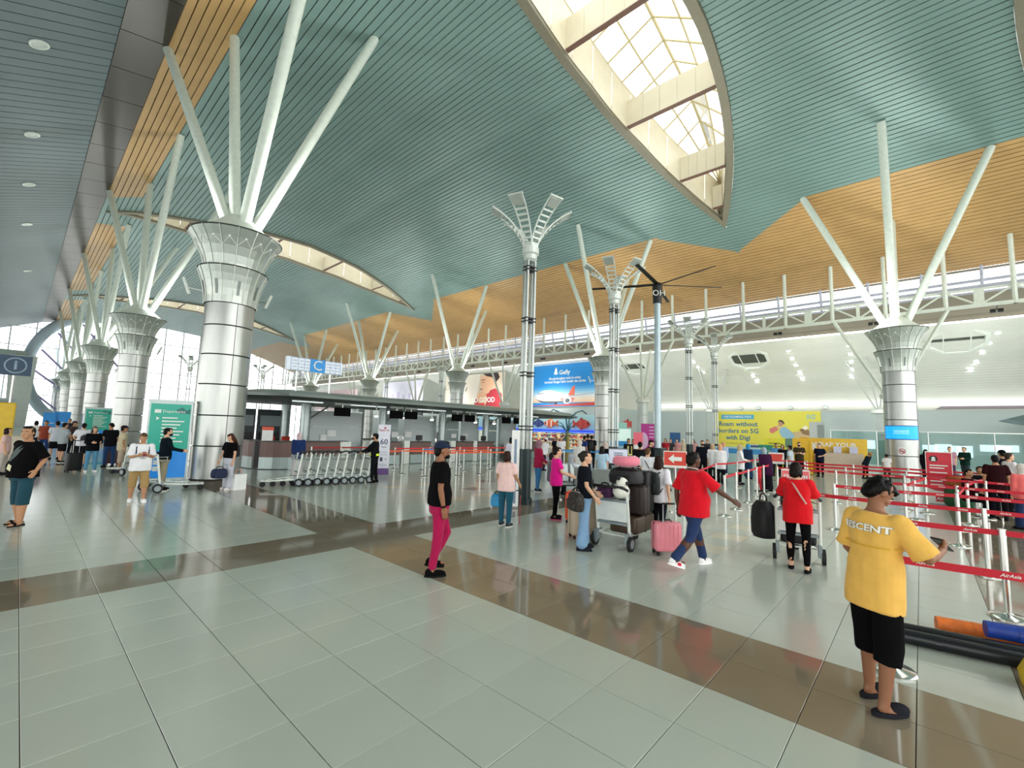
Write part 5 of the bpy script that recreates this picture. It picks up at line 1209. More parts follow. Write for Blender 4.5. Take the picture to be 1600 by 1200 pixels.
f.poly(m,[(-.1,.07),(-.07,.1),(.1,-.07),(.07,-.1)],0,.002); m.build('red_ring', mat('logo_red', 'b03040', .5), t); m = MB(); f.rect(m,-.08,-.015,.07,.015,0,.001); m.build('cigarette', BLACK, t)
# glass partition and glowing panels added for reflections and screens at the far right wall
for k, (ya, yb) in enumerate(((5.6,2.6),(2.6,-.4),(-.4,-3.8),(-3.8,-7.2))):
    t = thing('glass_partition', f'teal glass partition before the far wall, {nm[k]} from the left', 'partition', (46.0, ya, 0), 0, 'glass partitions before the far wall'); m = MB(); m.add([(0,-.03,.05),(0,yb-ya+.03,.05),(0,yb-ya+.03,2.65),(0,-.03,2.65)], [(0,1,2,3)]); m.build('pane', glass_mat('teal_glass', 'c4dedb', .12), t); m = MB(); m.box((0,(yb-ya)/2,2.68), (.08,ya-yb,.06)); m.build('rail', STEEL, t); m = MB(); m.cyl((0,0), .04, 0, 2.7, 8); m.build('post', STEEL, t)
GLOWP = mat('glow_panel', 'e6f2f6', .4, emit=.9)
for k, p in enumerate(((1312,694,1.6,.75),(1346,694,1.9,.75),(1453,702,.9,.7),(1474,702,1.0,.8),(1494,704,.55,.75),(1503,705,.5,.8),(1513,706,.5,.9),(1555,701,1.6,.5),(1572,701,1.3,.5))):
    y, z = on_wall(p[0], p[1], WX-.05); t = thing('glow_panel', f'added glowing panel on the far wall behind the glass, {(nm+["seventh","eighth","ninth"])[k]} from the left', 'window', (WX-.06, y, z), 0, 'added glowing panels on the far wall'); m = MB(); m.box((0,0,0), (.06,p[2],p[3])); m.build('pane', GLOWP, t); m = MB(); m.box((.01,0,p[3]/2+.03), (.08,p[2]+.1,.06)); m.build('frame', STEEL, t)
t = thing('side_canopy', 'dark pointed canopy edge at the right border of the photo', 'canopy', (44.0, -4.2, 3.6)); m = MB(); m.prism([(0,0),(2.2,.75),(6,.95),(6,-.55),(3,-.5),(1,-.25)], (0,0,0), (0,-1,0), (0,0,1), (-1,0,0), -4, 0); m.build('roof', mat('canopy_dark_teal', '3f5552', .4, .2), t); m = MB(); m.box((1.2,-4.5,-1.9), (.3,.3,3.4)); m.build('post', STEEL, t)
t = thing('wall_dark_strip', 'long dark strip lying on top of the far wall right of the blue screen column', 'strip', (WX-.2, -5.6, 4.63)); m = MB(); m.prism([(0,0),(.5,.32),(4,.26),(9,.3),(9,0)], (0,4.6,0), (0,-1,0), (0,0,1), (-1,0,0), -.3, .1); m.build('ledge', mat('ledge_plum', '6e666e', .6), t)
# ---- seats
SEATG = mat('seat_grey', 'a4acab', .4, .5)
def bench(px, py, n, rz, label):
    q = FL(px, py); t = thing('seat_bench', label, 'bench', (q[0], q[1], 0), rz, 'perforated grey seat benches'); 
    for k in range(n):
        x = (k-(n-1)/2)*.56; m = MB(); m.rbox((x,0,.43), (.5,.46,.04), .015); m.build('seat', SEATG, t); m = MB(); R = Matrix.Rotation(-.22, 3, 'X'); m.rbox((x,.27,.72), (.5,.035,.52), .015, R=R); m.build('backrest', SEATG, t)
        m = MB(); m.tube([(x+.28,-.15,.42),(x+.28,-.15,.62),(x+.28,.2,.64),(x+.28,.25,.46)], .016, 5); m.build('armrest', BLACK, t)
    m = MB(); m.box((0,.05,.38), (n*.56,.07,.06)); m.build('beam', BLACK, t)
    for x in (-n*.2, n*.2): m = MB(); m.tube([(x,.05,.38),(x,.05,.04)], .03, 6); m.box((x,.03,.02), (.06,.56,.04)); m.build('leg', STEEL, t)
bench(962,790,4,ppl+2.6,'grey perforated bench behind the piled trolley'); bench(1003,782,3,ppl+2.6,'grey perforated bench right of the piled trolley, behind the girl in white'); bench(893,779,2,ppl+.2,'grey perforated bench behind the woman in magenta')

# ================================================================== PEOPLE
def remesh(mb, vox, smooth=3, fac=.5):
    return dup_mod(mb, [('REMESH', dict(mode='VOXEL', voxel_size=vox, use_smooth_shade=True)), ('SMOOTH', dict(factor=fac, iterations=smooth))])
def mesh_arrays(me):
    return [v.co.copy() for v in me.vertices], [tuple(p.vertices) for p in me.polygons]
def ruffle(me, fn):
    n = len(me.vertices); co = np.empty(n*3); no = np.empty(n*3); me.vertices.foreach_get('co', co); me.vertices.foreach_get('normal', no)
    co = co.reshape(-1, 3); no = no.reshape(-1, 3); d = np.array([fn(Vector(c)) for c in co]); me.vertices.foreach_set('co', (co+no*d[:, None]).ravel()); me.update()
def head_shape(lod):
    m = MB()
    m.rings([(0,.058,-.116,.022,.022),(0,.05,-.108,.034,.036),(0,.036,-.09,.047,.055),(0,.016,-.06,.058,.076),(0,.002,-.02,.068,.09),(0,-.004,.02,.074,.096),(0,-.008,.06,.073,.094),(0,-.01,.09,.06,.078),(0,-.01,.107,.036,.048),(0,-.01,.113,.012,.016)], 24)
    m.ell((0,.096,-.02), (.0125,.017,.024), 10, 8); m.ell((0,.103,-.034), (.016,.014,.011), 10, 8); m.ell((0,.08,.022), (.05,.017,.011), 12, 8)
    m.ell((0,.085,-.066), (.024,.013,.011), 10, 8); m.ell((0,.078,-.098), (.02,.014,.014), 10, 8)
    for s in (-1, 1): m.ell((s*.075,-.006,-.008), (.011,.022,.032), 10, 8); m.ell((s*.045,.062,-.03), (.022,.02,.018), 10, 8)
    me = remesh(m, (.0065, .010, .016)[lod], 3); a = mesh_arrays(me); bpy.data.meshes.remove(me); return a
def hand_shape(grip, lod):
    m = MB(); m.ell((0,0,-.045), (.016,.04,.054), 12, 8); m.tube([(0,0,.03),(0,0,-.03)], [.027,.026], 10)
    c = .9 if grip else .28
    for k, (y, L) in enumerate(((.030,.072),(.011,.080),(-.009,.075),(-.028,.060))):
        p = Vector((0,y,-.084)); pts = [p+Vector((0,0,.03)), p]; a = c*.5
        for seg in (.45,.32,.26): p = p+Vector((-math.sin(a),y*.12,-math.cos(a)))*L*seg; pts.append(p); a += c*.85
        m.tube(pts, [.0095,.0095,.009,.0085,.007], 8)
    m.tube([(0,.025,-.02),(-.008,.046,-.045),(-.018,.056,-.068),(-.03,.056,-.088)], [.013,.012,.0105,.008], 8)
    me = remesh(m, (.0042, .007, .011)[lod], 2, .4); a = mesh_arrays(me); bpy.data.meshes.remove(me); return a
_C = {}
def cached(fn, *k):
    key = (fn.__name__,)+k
    if key not in _C: _C[key] = fn(*k)
    return _C[key]
def hair_shape(style, lod):
    m = MB()
    if style != 'hijab' and style != 'bald':
        m.ell((0,-.022,.03), (.083,.098,.093), 20, 12)
        m.ell((0,-.06,-.02), (.072,.055,.075), 16, 10)
        m.ell((0,.03,.085), (.06,.06,.034), 14, 8)
    if style == 'tousled':
        rr = random.Random(3)
        for k in range(26): a = rr.uniform(0, 6.28); e = rr.uniform(.1, 1.1); m.ell((.075*math.cos(a)*math.cos(e), -.018+.09*math.sin(a)*math.cos(e), .04+.085*math.sin(e)), (.02,.02,.016), 8, 6)
        m.ell((0,.075,.075), (.06,.035,.03), 12, 8)
    if style in ('bob', 'long'):
        for s in (-1, 1): m.ell((s*.07,-.015,-.05), (.024,.06,.085), 12, 8)
        m.ell((0,-.065,-.06), (.08,.05,.09), 14, 8)
    if style == 'long':
        m.rings([(0,-.075,-.36,.05,.02),(0,-.08,-.3,.085,.032),(0,-.075,-.18,.1,.045),(0,-.06,-.05,.09,.055),(0,-.05,.02,.07,.05)], 16)
    if style == 'bun': m.ell((0,-.115,.03), (.04,.04,.04), 12, 8); m.ell((0,-.07,-.01), (.07,.045,.07), 12, 8)
    if style == 'hijab':
        m.ell((0,-.018,.02), (.096,.115,.112), 20, 14); m.ell((0,-.03,-.06), (.09,.1,.1), 16, 10)
        m.rings([(0,-.01,-.30,.19,.13),(0,-.012,-.27,.175,.125),(0,-.012,-.2,.12,.105),(0,-.01,-.12,.085,.09),(0,-.01,-.08,.07,.08)], 20)
        for k in range(9):
            a = math.pi*(k/8); m.ell((.072*math.cos(a), .062, -.015+.088*math.sin(a)), (.022,.03,.022), 8, 6)
    if style == 'bald': m.ell((0,-.012,.025), (.076,.095,.088), 16, 10)
    me = remesh(m, (.008, .012, .017)[lod], 3); a = mesh_arrays(me); bpy.data.meshes.remove(me); return a
SKIN = {'l': 'd8ab8c', 'm': 'b98a68', 'b': '8f6247', 'd': '5a3c2d'}
EYE_W = mat('eye_white', 'e9e6df', .3); EYE_D = mat('eye_dark', '1a1210', .2); LIP = mat('lips', 'a4625a', .5)
def cloth(c): return mat('cloth_'+c, c, .9, 0, .07, 9, bump=.15, spec=.08 if max(lin(c)) < .05 else .2, sheen=0 if max(lin(c)) < .05 else .12)
PLIST = []
def person(label, foot, h=1.68, a=0, skin='m', hair=('short','0a0807'), top=('222222','tee'), bottom=('222222','trousers'), shoes=('222222','shoe'), arms=None, legs=None, lean=0, head=(0,0), g=0.0, sw=1.0, lod=2, extra=None, group=None, hem=.80, world=None, child=False, mask=None, grip=(0,0), foot_lift=0):
    p = FL(*foot) if world is None else np.array([world[0], world[1], 0.0])
    fa = math.atan2(p[1], p[0])-math.radians(a); rz = fa-math.pi/2
    t = thing('person', label, 'person', (p[0], p[1], 0), rz, group)
    s = h/1.72; arms = arms or ((0,7,12,4),(0,7,12,4)); legs = legs or ((3,4),(-3,3)); R_ = math.radians
    V3 = Vector; vox = (.0125, .019, .028)[lod]*max(.8, s)
    sk = mat('skin_'+skin, SKIN[skin], .55, 0, .05, 6, spec=.35)
    # joints
    J = {}; low_z = 9
    for i, sx in enumerate((-1, 1)):
        hp, kn = R_(legs[i][0]), R_(legs[i][1]); H = V3((sx*.092, 0, .90)); sp = R_(legs[i][2]) if len(legs[i]) > 2 else .05
        d1 = V3((sx*math.sin(sp), math.sin(hp), -math.cos(hp))); K = H+d1.normalized()*.425
        d2 = V3((sx*.01, math.sin(hp-kn), -math.cos(hp-kn))); A = K+d2.normalized()*.40
        J['H', sx], J['K', sx], J['A', sx] = H, K, A; low_z = min(low_z, A.z)
    dz = .075-low_z
    for k in J: J[k].z += dz
    hipz = .90+dz; L = Matrix.Translation((0,0,hipz)) @ Matrix.Rotation(-R_(lean), 4, 'X') @ Matrix.Translation((0,0,-.90))
    for i, sx in enumerate((-1, 1)):
        pi_, ab, el, inw = [R_(q) for q in arms[i]]; S = V3((sx*.178*sw, -.005, 1.40))
        u = V3((sx*math.sin(ab), math.sin(pi_)*math.cos(ab), -math.cos(pi_)*math.cos(ab))); E = S+u*.285
        q = pi_+el; f = V3((-sx*math.sin(inw)+sx*math.sin(ab)*.4*math.cos(el), math.sin(q)*math.cos(inw), -math.cos(q)*math.cos(inw))).normalized(); W = E+f*.245
        J['S', sx], J['E', sx], J['W', sx], J['F', sx] = L @ S, L @ E, L @ W, (L.to_3x3() @ f)
    hc = L @ V3((0, .018, 1.607)); HR = L.to_3x3() @ (Matrix.Rotation(R_(-head[0]), 3, 'Z') @ Matrix.Rotation(R_(-head[1]), 3, 'X'))
    def T(m): m.T = Matrix.Scale(s, 4); return m
    body = T(MB())
    def limb(mb, pts, rr, n=10):
        mb.tube(pts, rr, n)
        for p_, r_ in zip(pts, rr): mb.ell(p_, (r_*.98,)*3, 10, 6)
    def torso(mb, e, z0, z1, flare_=0.0):
        rs = [(.80,.13,.095,0),(.88,.158,.112,0),(.96,.16,.115,0),(1.05,.148,.108,0),(1.16,.155,.112,0),(1.27,.172,.118,0),(1.35,.178*sw,.112,0),(1.405,.165*sw,.098,-.004),(1.44,.115,.08,-.008),(1.465,.072,.066,-.01),(1.49,.058,.06,-.008)]
        out = []
        for z in sorted(set([z0, z1]+[r[0] for r in rs if z0 < r[0] < z1])):
            rx, ry, yo = (np.interp(z, [r[0] for r in rs], [r[k] for r in rs]) for k in (1,2,3)); b = g*math.exp(-((z-1.05)/.17)**2)
            fl = flare_*max(0, (1.25-z)/.45); X_, Y_ = float(rx)+e+b*.55+fl, float(ry)+e+b*.75+fl*.8
            if flare_ and z < 1.12: X_ = max(X_, .196+g*.5+.01*(1.12-z)); Y_ = max(Y_, .146+g*.6+.01*(1.12-z))
            out.append((0, float(yo)+b*.45, z, X_, Y_))
        keep = mb.T; mb.T = keep @ L; mb.rings(out, 22, 0, 2.25); mb.T = keep
    torso(body, -.006, .80, 1.49)
    body.tube([L @ V3((0,-.012,1.43)), L @ V3((0,.0,1.56))], [.056,.054], 14)
    for i, sx in enumerate((-1, 1)):
        limb(body, [J['S',sx], J['S',sx].lerp(J['E',sx], .5), J['E',sx], J['E',sx].lerp(J['W',sx], .3), J['W',sx]], [.052,.047+.2*g*.3,.039,.041,.028])
        limb(body, [J['H',sx], J['H',sx].lerp(J['K',sx], .5), J['K',sx], J['K',sx].lerp(J['A',sx], .33), J['A',sx]], [.085,.072,.054+g*.2,.054+g*.25,.036+g*.1])
        A = J['A', sx]; body.ell((A.x, A.y-.01, A.z-.02), (.034,.045,.05), 10, 6); body.ell((A.x+sx*.008, A.y+.075, A.z-.045), (.042,.1,.028), 12, 6)
    me = remesh(body, vox, 4)
    vs, fs = mesh_arrays(me); bpy.data.meshes.remove(me); mb = MB(); mb.add(vs, fs)
    hv, hf = cached(head_shape, lod); hs = 1.0 if not child else 1.12
    mb.add([(hc+HR @ (v*hs))*s for v in hv], hf)
    for i, sx in enumerate((-1, 1)):
        v_, f_ = cached(hand_shape, bool(grip[i]), lod); F = J['F', sx].normalized()
        q = V3((0,0,-1)).rotation_difference(F).to_matrix()
        mb.add([(J['W',sx]+q @ V3((v.x*sx, v.y, v.z)))*s for v in v_], [tuple(reversed(f)) if sx < 0 else f for f in f_])
    bo = mb.build('body', sk, t, smooth=True)
    # hair, face
    v_, f_ = cached(hair_shape, hair[0] if hair[0] != 'cap' else 'short', lod); b2 = MB(); b2.add([(hc+HR @ (v*hs))*s for v in v_], f_)
    hb = b2.build('hijab' if hair[0] == 'hijab' else 'hair', cloth(hair[1]) if hair[0] == 'hijab' else mat('hair_'+hair[1], hair[1], .5, 0, .25, 40, spec=.15), t, smooth=True)
    if lod == 0 and hair[0] != 'hijab': ruffle(hb.data, lambda c: noise.noise(Vector((c.x*70, c.y*70, c.z*28)))*.0065)
    hM = Matrix.Translation(hc*s) @ HR.to_4x4() @ Matrix.Scale(s*hs, 4)
    if hair[0] == 'cap':
        b2 = MB(); b2.T = hM; b2.rings([(0,-.01,.028,.088,.108),(0,-.01,.05,.089,.109),(0,-.012,.09,.078,.094),(0,-.015,.118,.045,.055),(0,-.015,.127,.012,.014)], 22)
        b2.rings([(0,.105,.03,.07,.065),(0,.107,.04,.068,.066)], 18); b2.build('cap', cloth(hair[2]), t, smooth=True)
    fwd = True
    if lod < 2 or 100 < a % 360 < 260:
        for sx in (-1, 1):
            e = MB(); e.T = hM; e.ell((sx*.032,.083,.002), (.0125,.008,.0075), 8, 6, 0); e.ell((sx*.032,.0895,.002), (.0058,.004,.0065), 8, 6, 1); e.build('eye', [EYE_W, EYE_D], t, smooth=True)
            if lod < 2: e = MB(); e.T = hM; e.tube([(sx*.016,.094,.02),(sx*.034,.093,.026),(sx*.052,.078,.02)], [.003,.0045,.002], 6); e.build('eyebrow', mat('hair_'+hair[1], hair[1], .5, 0, .25, 40, spec=.15) if hair[0] != 'hijab' else EYE_D, t)
        e = MB(); e.T = hM; e.ell((0,.094,-.064), (.021,.007,.004), 8, 6); e.ell((0,.093,-.070), (.018,.007,.005), 8, 6); e.build('lips', LIP, t, smooth=True)
    if mask: e = MB(); e.T = hM; e.ell((0,.058,-.06), (.066,.062,.046), 14, 10); e.build('face_mask', cloth(mask), t, smooth=True)
    # top
    tm = T(MB()); col, kind = top[0], top[1]; longs = kind in ('long', 'jacket', 'tunic'); e = .02 if kind == 'jacket' else .014
    torso(tm, e, hem if kind != 'tunic' else hem, 1.452, .012 if kind != 'tunic' else .03)
    for sx in (-1, 1):
        S, E, W = J['S',sx], J['E',sx], J['W',sx]
        if longs: limb(tm, [S, S.lerp(E,.5), E, E.lerp(W,.9)], [.074,.066,.058,.046])
        elif kind == 'tank': tm.ell(S, (.055,.055,.05), 10, 6)
        else: tm.tube([S+V3((0,0,.01)), S.lerp(E,.35), S.lerp(E,.74 if kind != 'loose' else .92)], [.072,.074,.080 if kind != 'loose' else .092], 14); tm.ell(S, (.073,.073,.07), 12, 8)
    me = remesh(tm, vox*.95, 3)
    if lod < 2:
        ruffle(me, lambda c: noise.noise(c*7+V3((h*9, a, 0)))*.007+noise.noise(V3((c.x*16, c.y*16, c.z*7)))*.0045)
    o = link_mesh('shirt' if kind != 'jacket' else 'jacket', me, t); me.materials.append(cloth(col)); t_shirt = o
    # bottom
    bc, bk = bottom; bm_ = T(MB())
    if bk == 'skirt':
        z0 = .08; bm_.rings([(0,0,z0,.22,.19),(0,0,.4,.2,.17),(0,0,.75,.185,.145),(0,0,hipz+.08,.165,.122)], 22)
    else:
        rs = [(0, g*.1, hipz-.12, .165+g*.3, .118+g*.3), (0, g*.2, hipz-.02, .176+g*.4, .128+g*.5), (0, g*.2, hipz+.11, .166+g*.4, .124+g*.5)]
        bm_.rings(rs, 20, 0, 2.3)
        for sx in (-1, 1):
            H, K, A = J['H',sx], J['K',sx], J['A',sx]
            if bk == 'shorts': limb(bm_, [H, H.lerp(K,.5)], [.105,.1]); bm_.tube([H.lerp(K,.3), H.lerp(K,.96)], [.102,.098], 14)
            elif bk == 'midshorts': limb(bm_, [H, H.lerp(K,.6)], [.105,.098]); bm_.tube([H.lerp(K,.4), K, K.lerp(A,.3)], [.1,.092,.088], 14); bm_.ell(K, (.09,)*3, 12, 8)
            else:
                r = {'trousers': (.102,.09,.072,.066,.060), 'leggings': (.094,.08,.062,.06,.045), 'wide': (.104,.096,.088,.094,.105), 'slim': (.097,.084,.066,.062,.050)}[bk]
                limb(bm_, [H, H.lerp(K,.5), K, K.lerp(A,.4), A+V3((0,0,.05))], r, 12); bm_.tube([K.lerp(A,.4), A+V3((0,0,.02 if bk != 'leggings' else .07))], [r[3], r[4]], 14)
    me = remesh(bm_, vox*.95, 3)
    if lod < 2:
        ruffle(me, lambda c: noise.noise(V3((c.x*12, c.y*12, c.z*6+h*5)))*.006)
    o = link_mesh({'skirt': 'skirt', 'shorts': 'shorts', 'midshorts': 'shorts'}.get(bk, 'trousers'), me, t); me.materials.append(cloth(bc))
    # shoes
    sc, sk_ = shoes[0], shoes[1]; sole = shoes[2] if len(shoes) > 2 else sc
    for i, sx in enumerate((-1, 1)):
        A = J['A', sx]; b3 = T(MB()); lift = A.z-.075
        pit = min(.9, max(0, lift)*3.2); keep = b3.T; b3.T = keep @ Matrix.Translation(A) @ Matrix.Rotation(-pit, 4, 'X') @ Matrix.Rotation(-sx*.12, 4, 'Z')
        if sk_ == 'clog': b3.rings([(0,.045,-.074,.05,.14),(0,.045,-.055,.053,.145),(0,.045,-.045,.052,.14)], 18, 0); b3.ell((0,.105,-.035), (.05,.085,.045), 14, 8)
        elif sk_ == 'sandal': b3.rings([(0,.045,-.074,.046,.135),(0,.045,-.055,.047,.138)], 18, 0); b3.ell((0,.09,-.035), (.05,.03,.034), 12, 8)
        elif sk_ == 'flat': b3.rings([(0,.045,-.074,.043,.128),(0,.045,-.04,.045,.13),(0,.05,-.02,.034,.11)], 18, 0)
        else:
            b3.rings([(0,.045,-.075,.048,.14),(0,.045,-.052,.05,.142)], 18, 1); b3.ell((0,.075,-.035), (.047,.105,.042), 14, 8, 0); b3.ell((0,-.03,-.02), (.041,.06,.055), 12, 8, 0)
            if len(shoes) > 3: b3.box((sx*.045,.055,-.03), (.012,.05,.04), 2)
        b3.build('shoe' if sk_ not in ('sandal', 'clog') else 'slipper', [cloth(sc), cloth(sole)]+([cloth(shoes[3])] if len(shoes) > 3 else []), t, smooth=True)
    info = dict(t=t, J={k: v*s for k, v in J.items()}, L=L, s=s, hM=hM, rz=rz, p=p, fa=fa, shirt=t_shirt)
    PLIST.append(info); return info
def wpos(I, v): return Vector((I['p'][0], I['p'][1], 0))+Matrix.Rotation(I['rz'], 3, 'Z') @ Vector(v)
def strap(I, name, pts, w_, m_):
    b = MB(); b.T = Matrix.Scale(I['s'], 4) @ I['L']; b.tube(pts, w_, 6, flat=.45); return b.build(name, m_, I['t'])
def print_on(I, mb_fn, name, m_, zc, back=True, tilt=0.0, off=.006):
    """lay flat print on the shirt by casting on its surface"""
    me = I['shirt'].data; bv = bvhtree.BVHTree.FromPolygons([v.co for v in me.vertices], [tuple(p.vertices) for p in me.polygons]); sg = -1 if back else 1
    f = Face((0, sg*.6, zc), (1 if back else -1, 0, 0)); m = MB(); mb_fn(m, f); out = []
    # the strokes are cut into small faces first so that they follow the cloth
    bm = bmesh.new(); vs_ = [bm.verts.new(v) for v in m.v]
    for fc_ in m.f:
        try: bm.faces.new([vs_[i] for i in fc_])
        except ValueError: pass
    bmesh.ops.triangulate(bm, faces=bm.faces[:]); bmesh.ops.subdivide_edges(bm, edges=[e for e in bm.edges if e.calc_length() > .02], cuts=1 if len(bm.edges) > 60 else 9, use_grid_fill=True)
    miss = []
    for v in bm.verts:
        hit = bv.ray_cast(v.co, Vector((0,-sg,0)))
        if hit[0] is not None: v.co = hit[0]+Vector((0, sg*off, 0))
        else: miss.append(v)
    bmesh.ops.delete(bm, geom=miss, context='VERTS')
    me2 = bpy.data.meshes.new(name); bm.to_mesh(me2); bm.free(); me2.materials.append(m_); return link_mesh(name, me2, I['t'])
def phone(I, sx, label, col='15171a'):
    q = wpos(I, I['J']['W',sx]+I['J']['F',sx]*.11*I['s']+Vector((-sx*.03,0,.015))); t = thing('phone', label, 'phone', q, I['rz']); R = Matrix.Rotation(.9, 3, 'X')
    m = MB(); m.rbox((0,0,0), (.075,.012,.15), .005, R=R); m.build('case', mat('phone_'+col, col, .3), t); m = MB(); m.box(R @ Vector((0,-.007,0)), (.068,.002,.138), R=R); m.build('screen', mat('phone_glass', '2a3036', .1), t)
def backpack(I, label, m_, size=(.3,.16,.44), front=False):
    z = 1.17; y = (.12+size[1]/2)*(-1 if not front else 1)-.015
    q = wpos(I, (I['L'] @ Vector((0,y,z-size[2]/2)))*I['s']); t = thing('backpack', label, 'backpack', q, I['rz']); b = MB(); w_, d_, h_ = (k*I['s']/2 for k in size); h_ *= 2
    b.rings([(0,0,0,w_*.85,d_*.8),(0,0,h_*.1,w_,d_),(0,0,h_*.75,w_*.96,d_*.9),(0,0,h_*.93,w_*.75,d_*.7),(0,0,h_,w_*.4,d_*.35)], 18, 0, 3.2); b.build('body', m_, t, smooth=True); b = MB(); b.rbox((0,-d_*.95,h_*.32), (w_*1.3,d_*.5,h_*.42), .02); b.build('pocket', m_, t)
    for sx in (-1, 1):
        b = MB(); b.tube([(sx*w_*.5,d_*.4,h_*.92),(sx*w_*.6,d_*1.2,h_*1.0),(sx*w_*.75,d_*2.6,h_*.86),(sx*w_*.95,d_*2.3,h_*.4),(sx*w_*.95,d_*.6,h_*.12)], .016, 6, flat=.5); b.build('strap', m_, t)
BK = '0b0b0d'
# ---- near people
I = person('man in a black T-shirt, magenta trousers and navy cap walking to the right', (681,896), 1.76, 78, 'b', ('cap','0a0807','1b2740'), (BK,'tee'), ('a31349','slim'), (BK,'shoe','1a1a1a'), arms=((8,8,10,2),(-6,8,18,4)), legs=((20,46),(-3,5)), head=(6,0), g=.01, lod=0, hem=.89)
print_on(I, lambda m, f: f.rect(m,-.05,-.01,.05,.0,0,0), 'shirt_hem_mark', cloth('1c1c1e'), .97); b = MB(); b.T = I['hM']; b.ell((0,.056,-.085), (.056,.048,.034), 14, 10); b.build('beard', mat('hair_0a0807', '0a0807', .5, 0, .25, 40, spec=.15), I['t'], smooth=True)
b = MB(); W = I['J']['W',1]; b.tube([W-I['J']['F',1]*.03, W+I['J']['F',1]*.0], .031, 12); b.build('wristband', cloth('241c1a'), I['t'])
I = person('man in a yellow T-shirt and black shorts looking down at his phone, at right', (1376,1102), 1.66, 42, 'b', ('tousled','080606'), ('eab85a','loose'), (BK,'midshorts'), ('24252b','clog'), arms=((4,14,38,24),(30,22,75,22)), legs=((5,5),(-4,6)), head=(12,38), lean=5, lod=0, hem=.72, g=.0, sw=1.05, grip=(0,1))
print_on(I, lambda m, f: f.text(m,'RESCENT',0,0,.068,0,0,bold=.06,sx=1.3), 'back_print_outline', cloth('a09680'), 1.335*I['s'], off=.005); print_on(I, lambda m, f: f.text(m,'RESCENT',0,0,.068,0,0,bold=.025,sx=1.3), 'back_print', cloth('fbf8ee'), 1.335*I['s'], off=.009)
print_on(I, lambda m, f: f.rect(m,-.19,-.008,.19,.008,0,0), 'shoulder_seam', cloth('d9a93e'), 1.2*I['s']); phone(I, 1, 'dark phone in the hand of the man in yellow')
I = person('heavy man in a black graphic T-shirt and dark teal shorts looking left, at far left', (26,820), 1.74, 236, 'm', ('short','16120f'), (BK,'loose'), ('1f4654','midshorts'), ('1d1a18','sandal'), arms=((-22,14,62,-12),(-25,14,60,30)), legs=((5,4),(-4,4)), head=(-25,-4), g=.065, sw=1.1, lod=0, hem=.83)
print_on(I, lambda m, f: (f.poly(m,[(-.12,-.05),(-.04,-.1),(.05,.02),(.1,.16),(.02,.1)],0,0), f.poly(m,[(-.1,.02),(.0,.05),(.06,.2),(-.02,.14)],0,0)), 'front_print', cloth('55605e'), 1.2*I['s'], back=False); print_on(I, lambda m, f: f.poly(m,[(-.08,-.12),(.02,-.16),(.04,-.06),(-.04,-.03)],0,0), 'cream_print', cloth('d8d4b0'), 1.1*I['s'], back=False)
I = person('man in a red polo and dark jeans striding away to the right', (1084,887), 1.74, 48, 'd', ('short','0e0c0b'), ('d81224','loose'), ('23355c','trousers'), ('f0f0f0','shoe','ffffff','d8203a'), arms=((-15,12,20,4),(38,26,18,-6)), legs=((24,8),(-22,22)), head=(4,0), g=.07, sw=1.12, lod=0)
strap(I, 'collar', [(-.075,.03,1.475),(-.06,-.06,1.492),(0,-.085,1.495),(.06,-.06,1.492),(.075,.03,1.475)], .016, cloth('e9d4d8'))
I = person('woman in a red T-shirt and black leggings pushing a loaded trolley', (1249,891), 1.58, 6, 'l', ('bob','17100e'), ('d8151f','loose'), (BK,'leggings'), ('141416','flat'), arms=((36,12,50,6),(36,12,50,6)), legs=((5,4),(-6,6)), head=(8,12), g=.03, lod=0, hem=.76)
strap(I, 'bag_strap', [(-.08,-.06,1.45),(-.02,-.135,1.36),(.06,-.16,1.22),(.14,-.15,1.08)], .018, cloth('b8958c'))
I = person('woman in a black T-shirt and wide light blue jeans beside the piled trolley', (912,858), 1.62, 84, 'l', ('bun','2a2624'), ('14181f','tee'), ('7ea2c4','wide'), ('22262e','shoe'), arms=((6,8,48,16),(4,8,34,10)), legs=((2,3),(-2,3)), lod=1, hem=.9)
soft_bag('floral_tote', *wpos(I, (.22,-.16,.66)), (.2,.09,.3), I['rz']+.4, mat('floral_black', '2a2522', .7, 0, 1.6, 26), 'black floral tote bag on the arm of the woman in jeans')
I = person('woman in a magenta T-shirt and black trousers facing right', (868,811), 1.58, 76, 'l', ('short','14100f'), ('e3188e','tee'), (BK,'slim'), ('1c1a20','shoe','c84a7a'), arms=((22,8,48,10),(18,8,52,10)), lod=1, head=(0,3))
strap(I, 'bag_strap', [(-.09,.02,1.46),(.0,.13,1.3),(.12,.13,1.05),(.165,.02,.9)], .008, cloth('b98a9a'))
I = person('woman in a pale pink T-shirt and teal trousers with a cane, seen from behind', (789,822), 1.5, 28, 'm', ('bob','2e1d16'), ('f0cdc8','tee'), ('1f5468','trousers'), ('2a3a40','shoe','e8e8e4'), arms=((0,8,10,4),(16,8,28,2)), lod=1, g=.03)
q = wpos(I, I['J']['W',1]+Vector((.0,.06,-.05))); t = thing('walking_cane', 'thin red and black walking cane of the woman in pale pink', 'cane', (q.x, q.y, 0)); m = MB(); m.cyl((0,0), .009, .01, .62, 8); m.build('shaft', mat('cane_red', 'b03a44', .4), t); m = MB(); m.tube([(0,0,.6),(0,0,.68),(-.05,.02,.7),(-.09,.04,.69)], .012, 8); m.build('grip', BLACK, t)
q = wpos(I, I['J']['W',-1]+Vector((-.03,.02,-.40))); soft_bag('blue_handbag', q.x, q.y, q.z, (.15,.1,.25), I['rz'], mat('bag_cyan', '1f86b8', .5), 'bright blue handbag held low by the woman in pale pink')
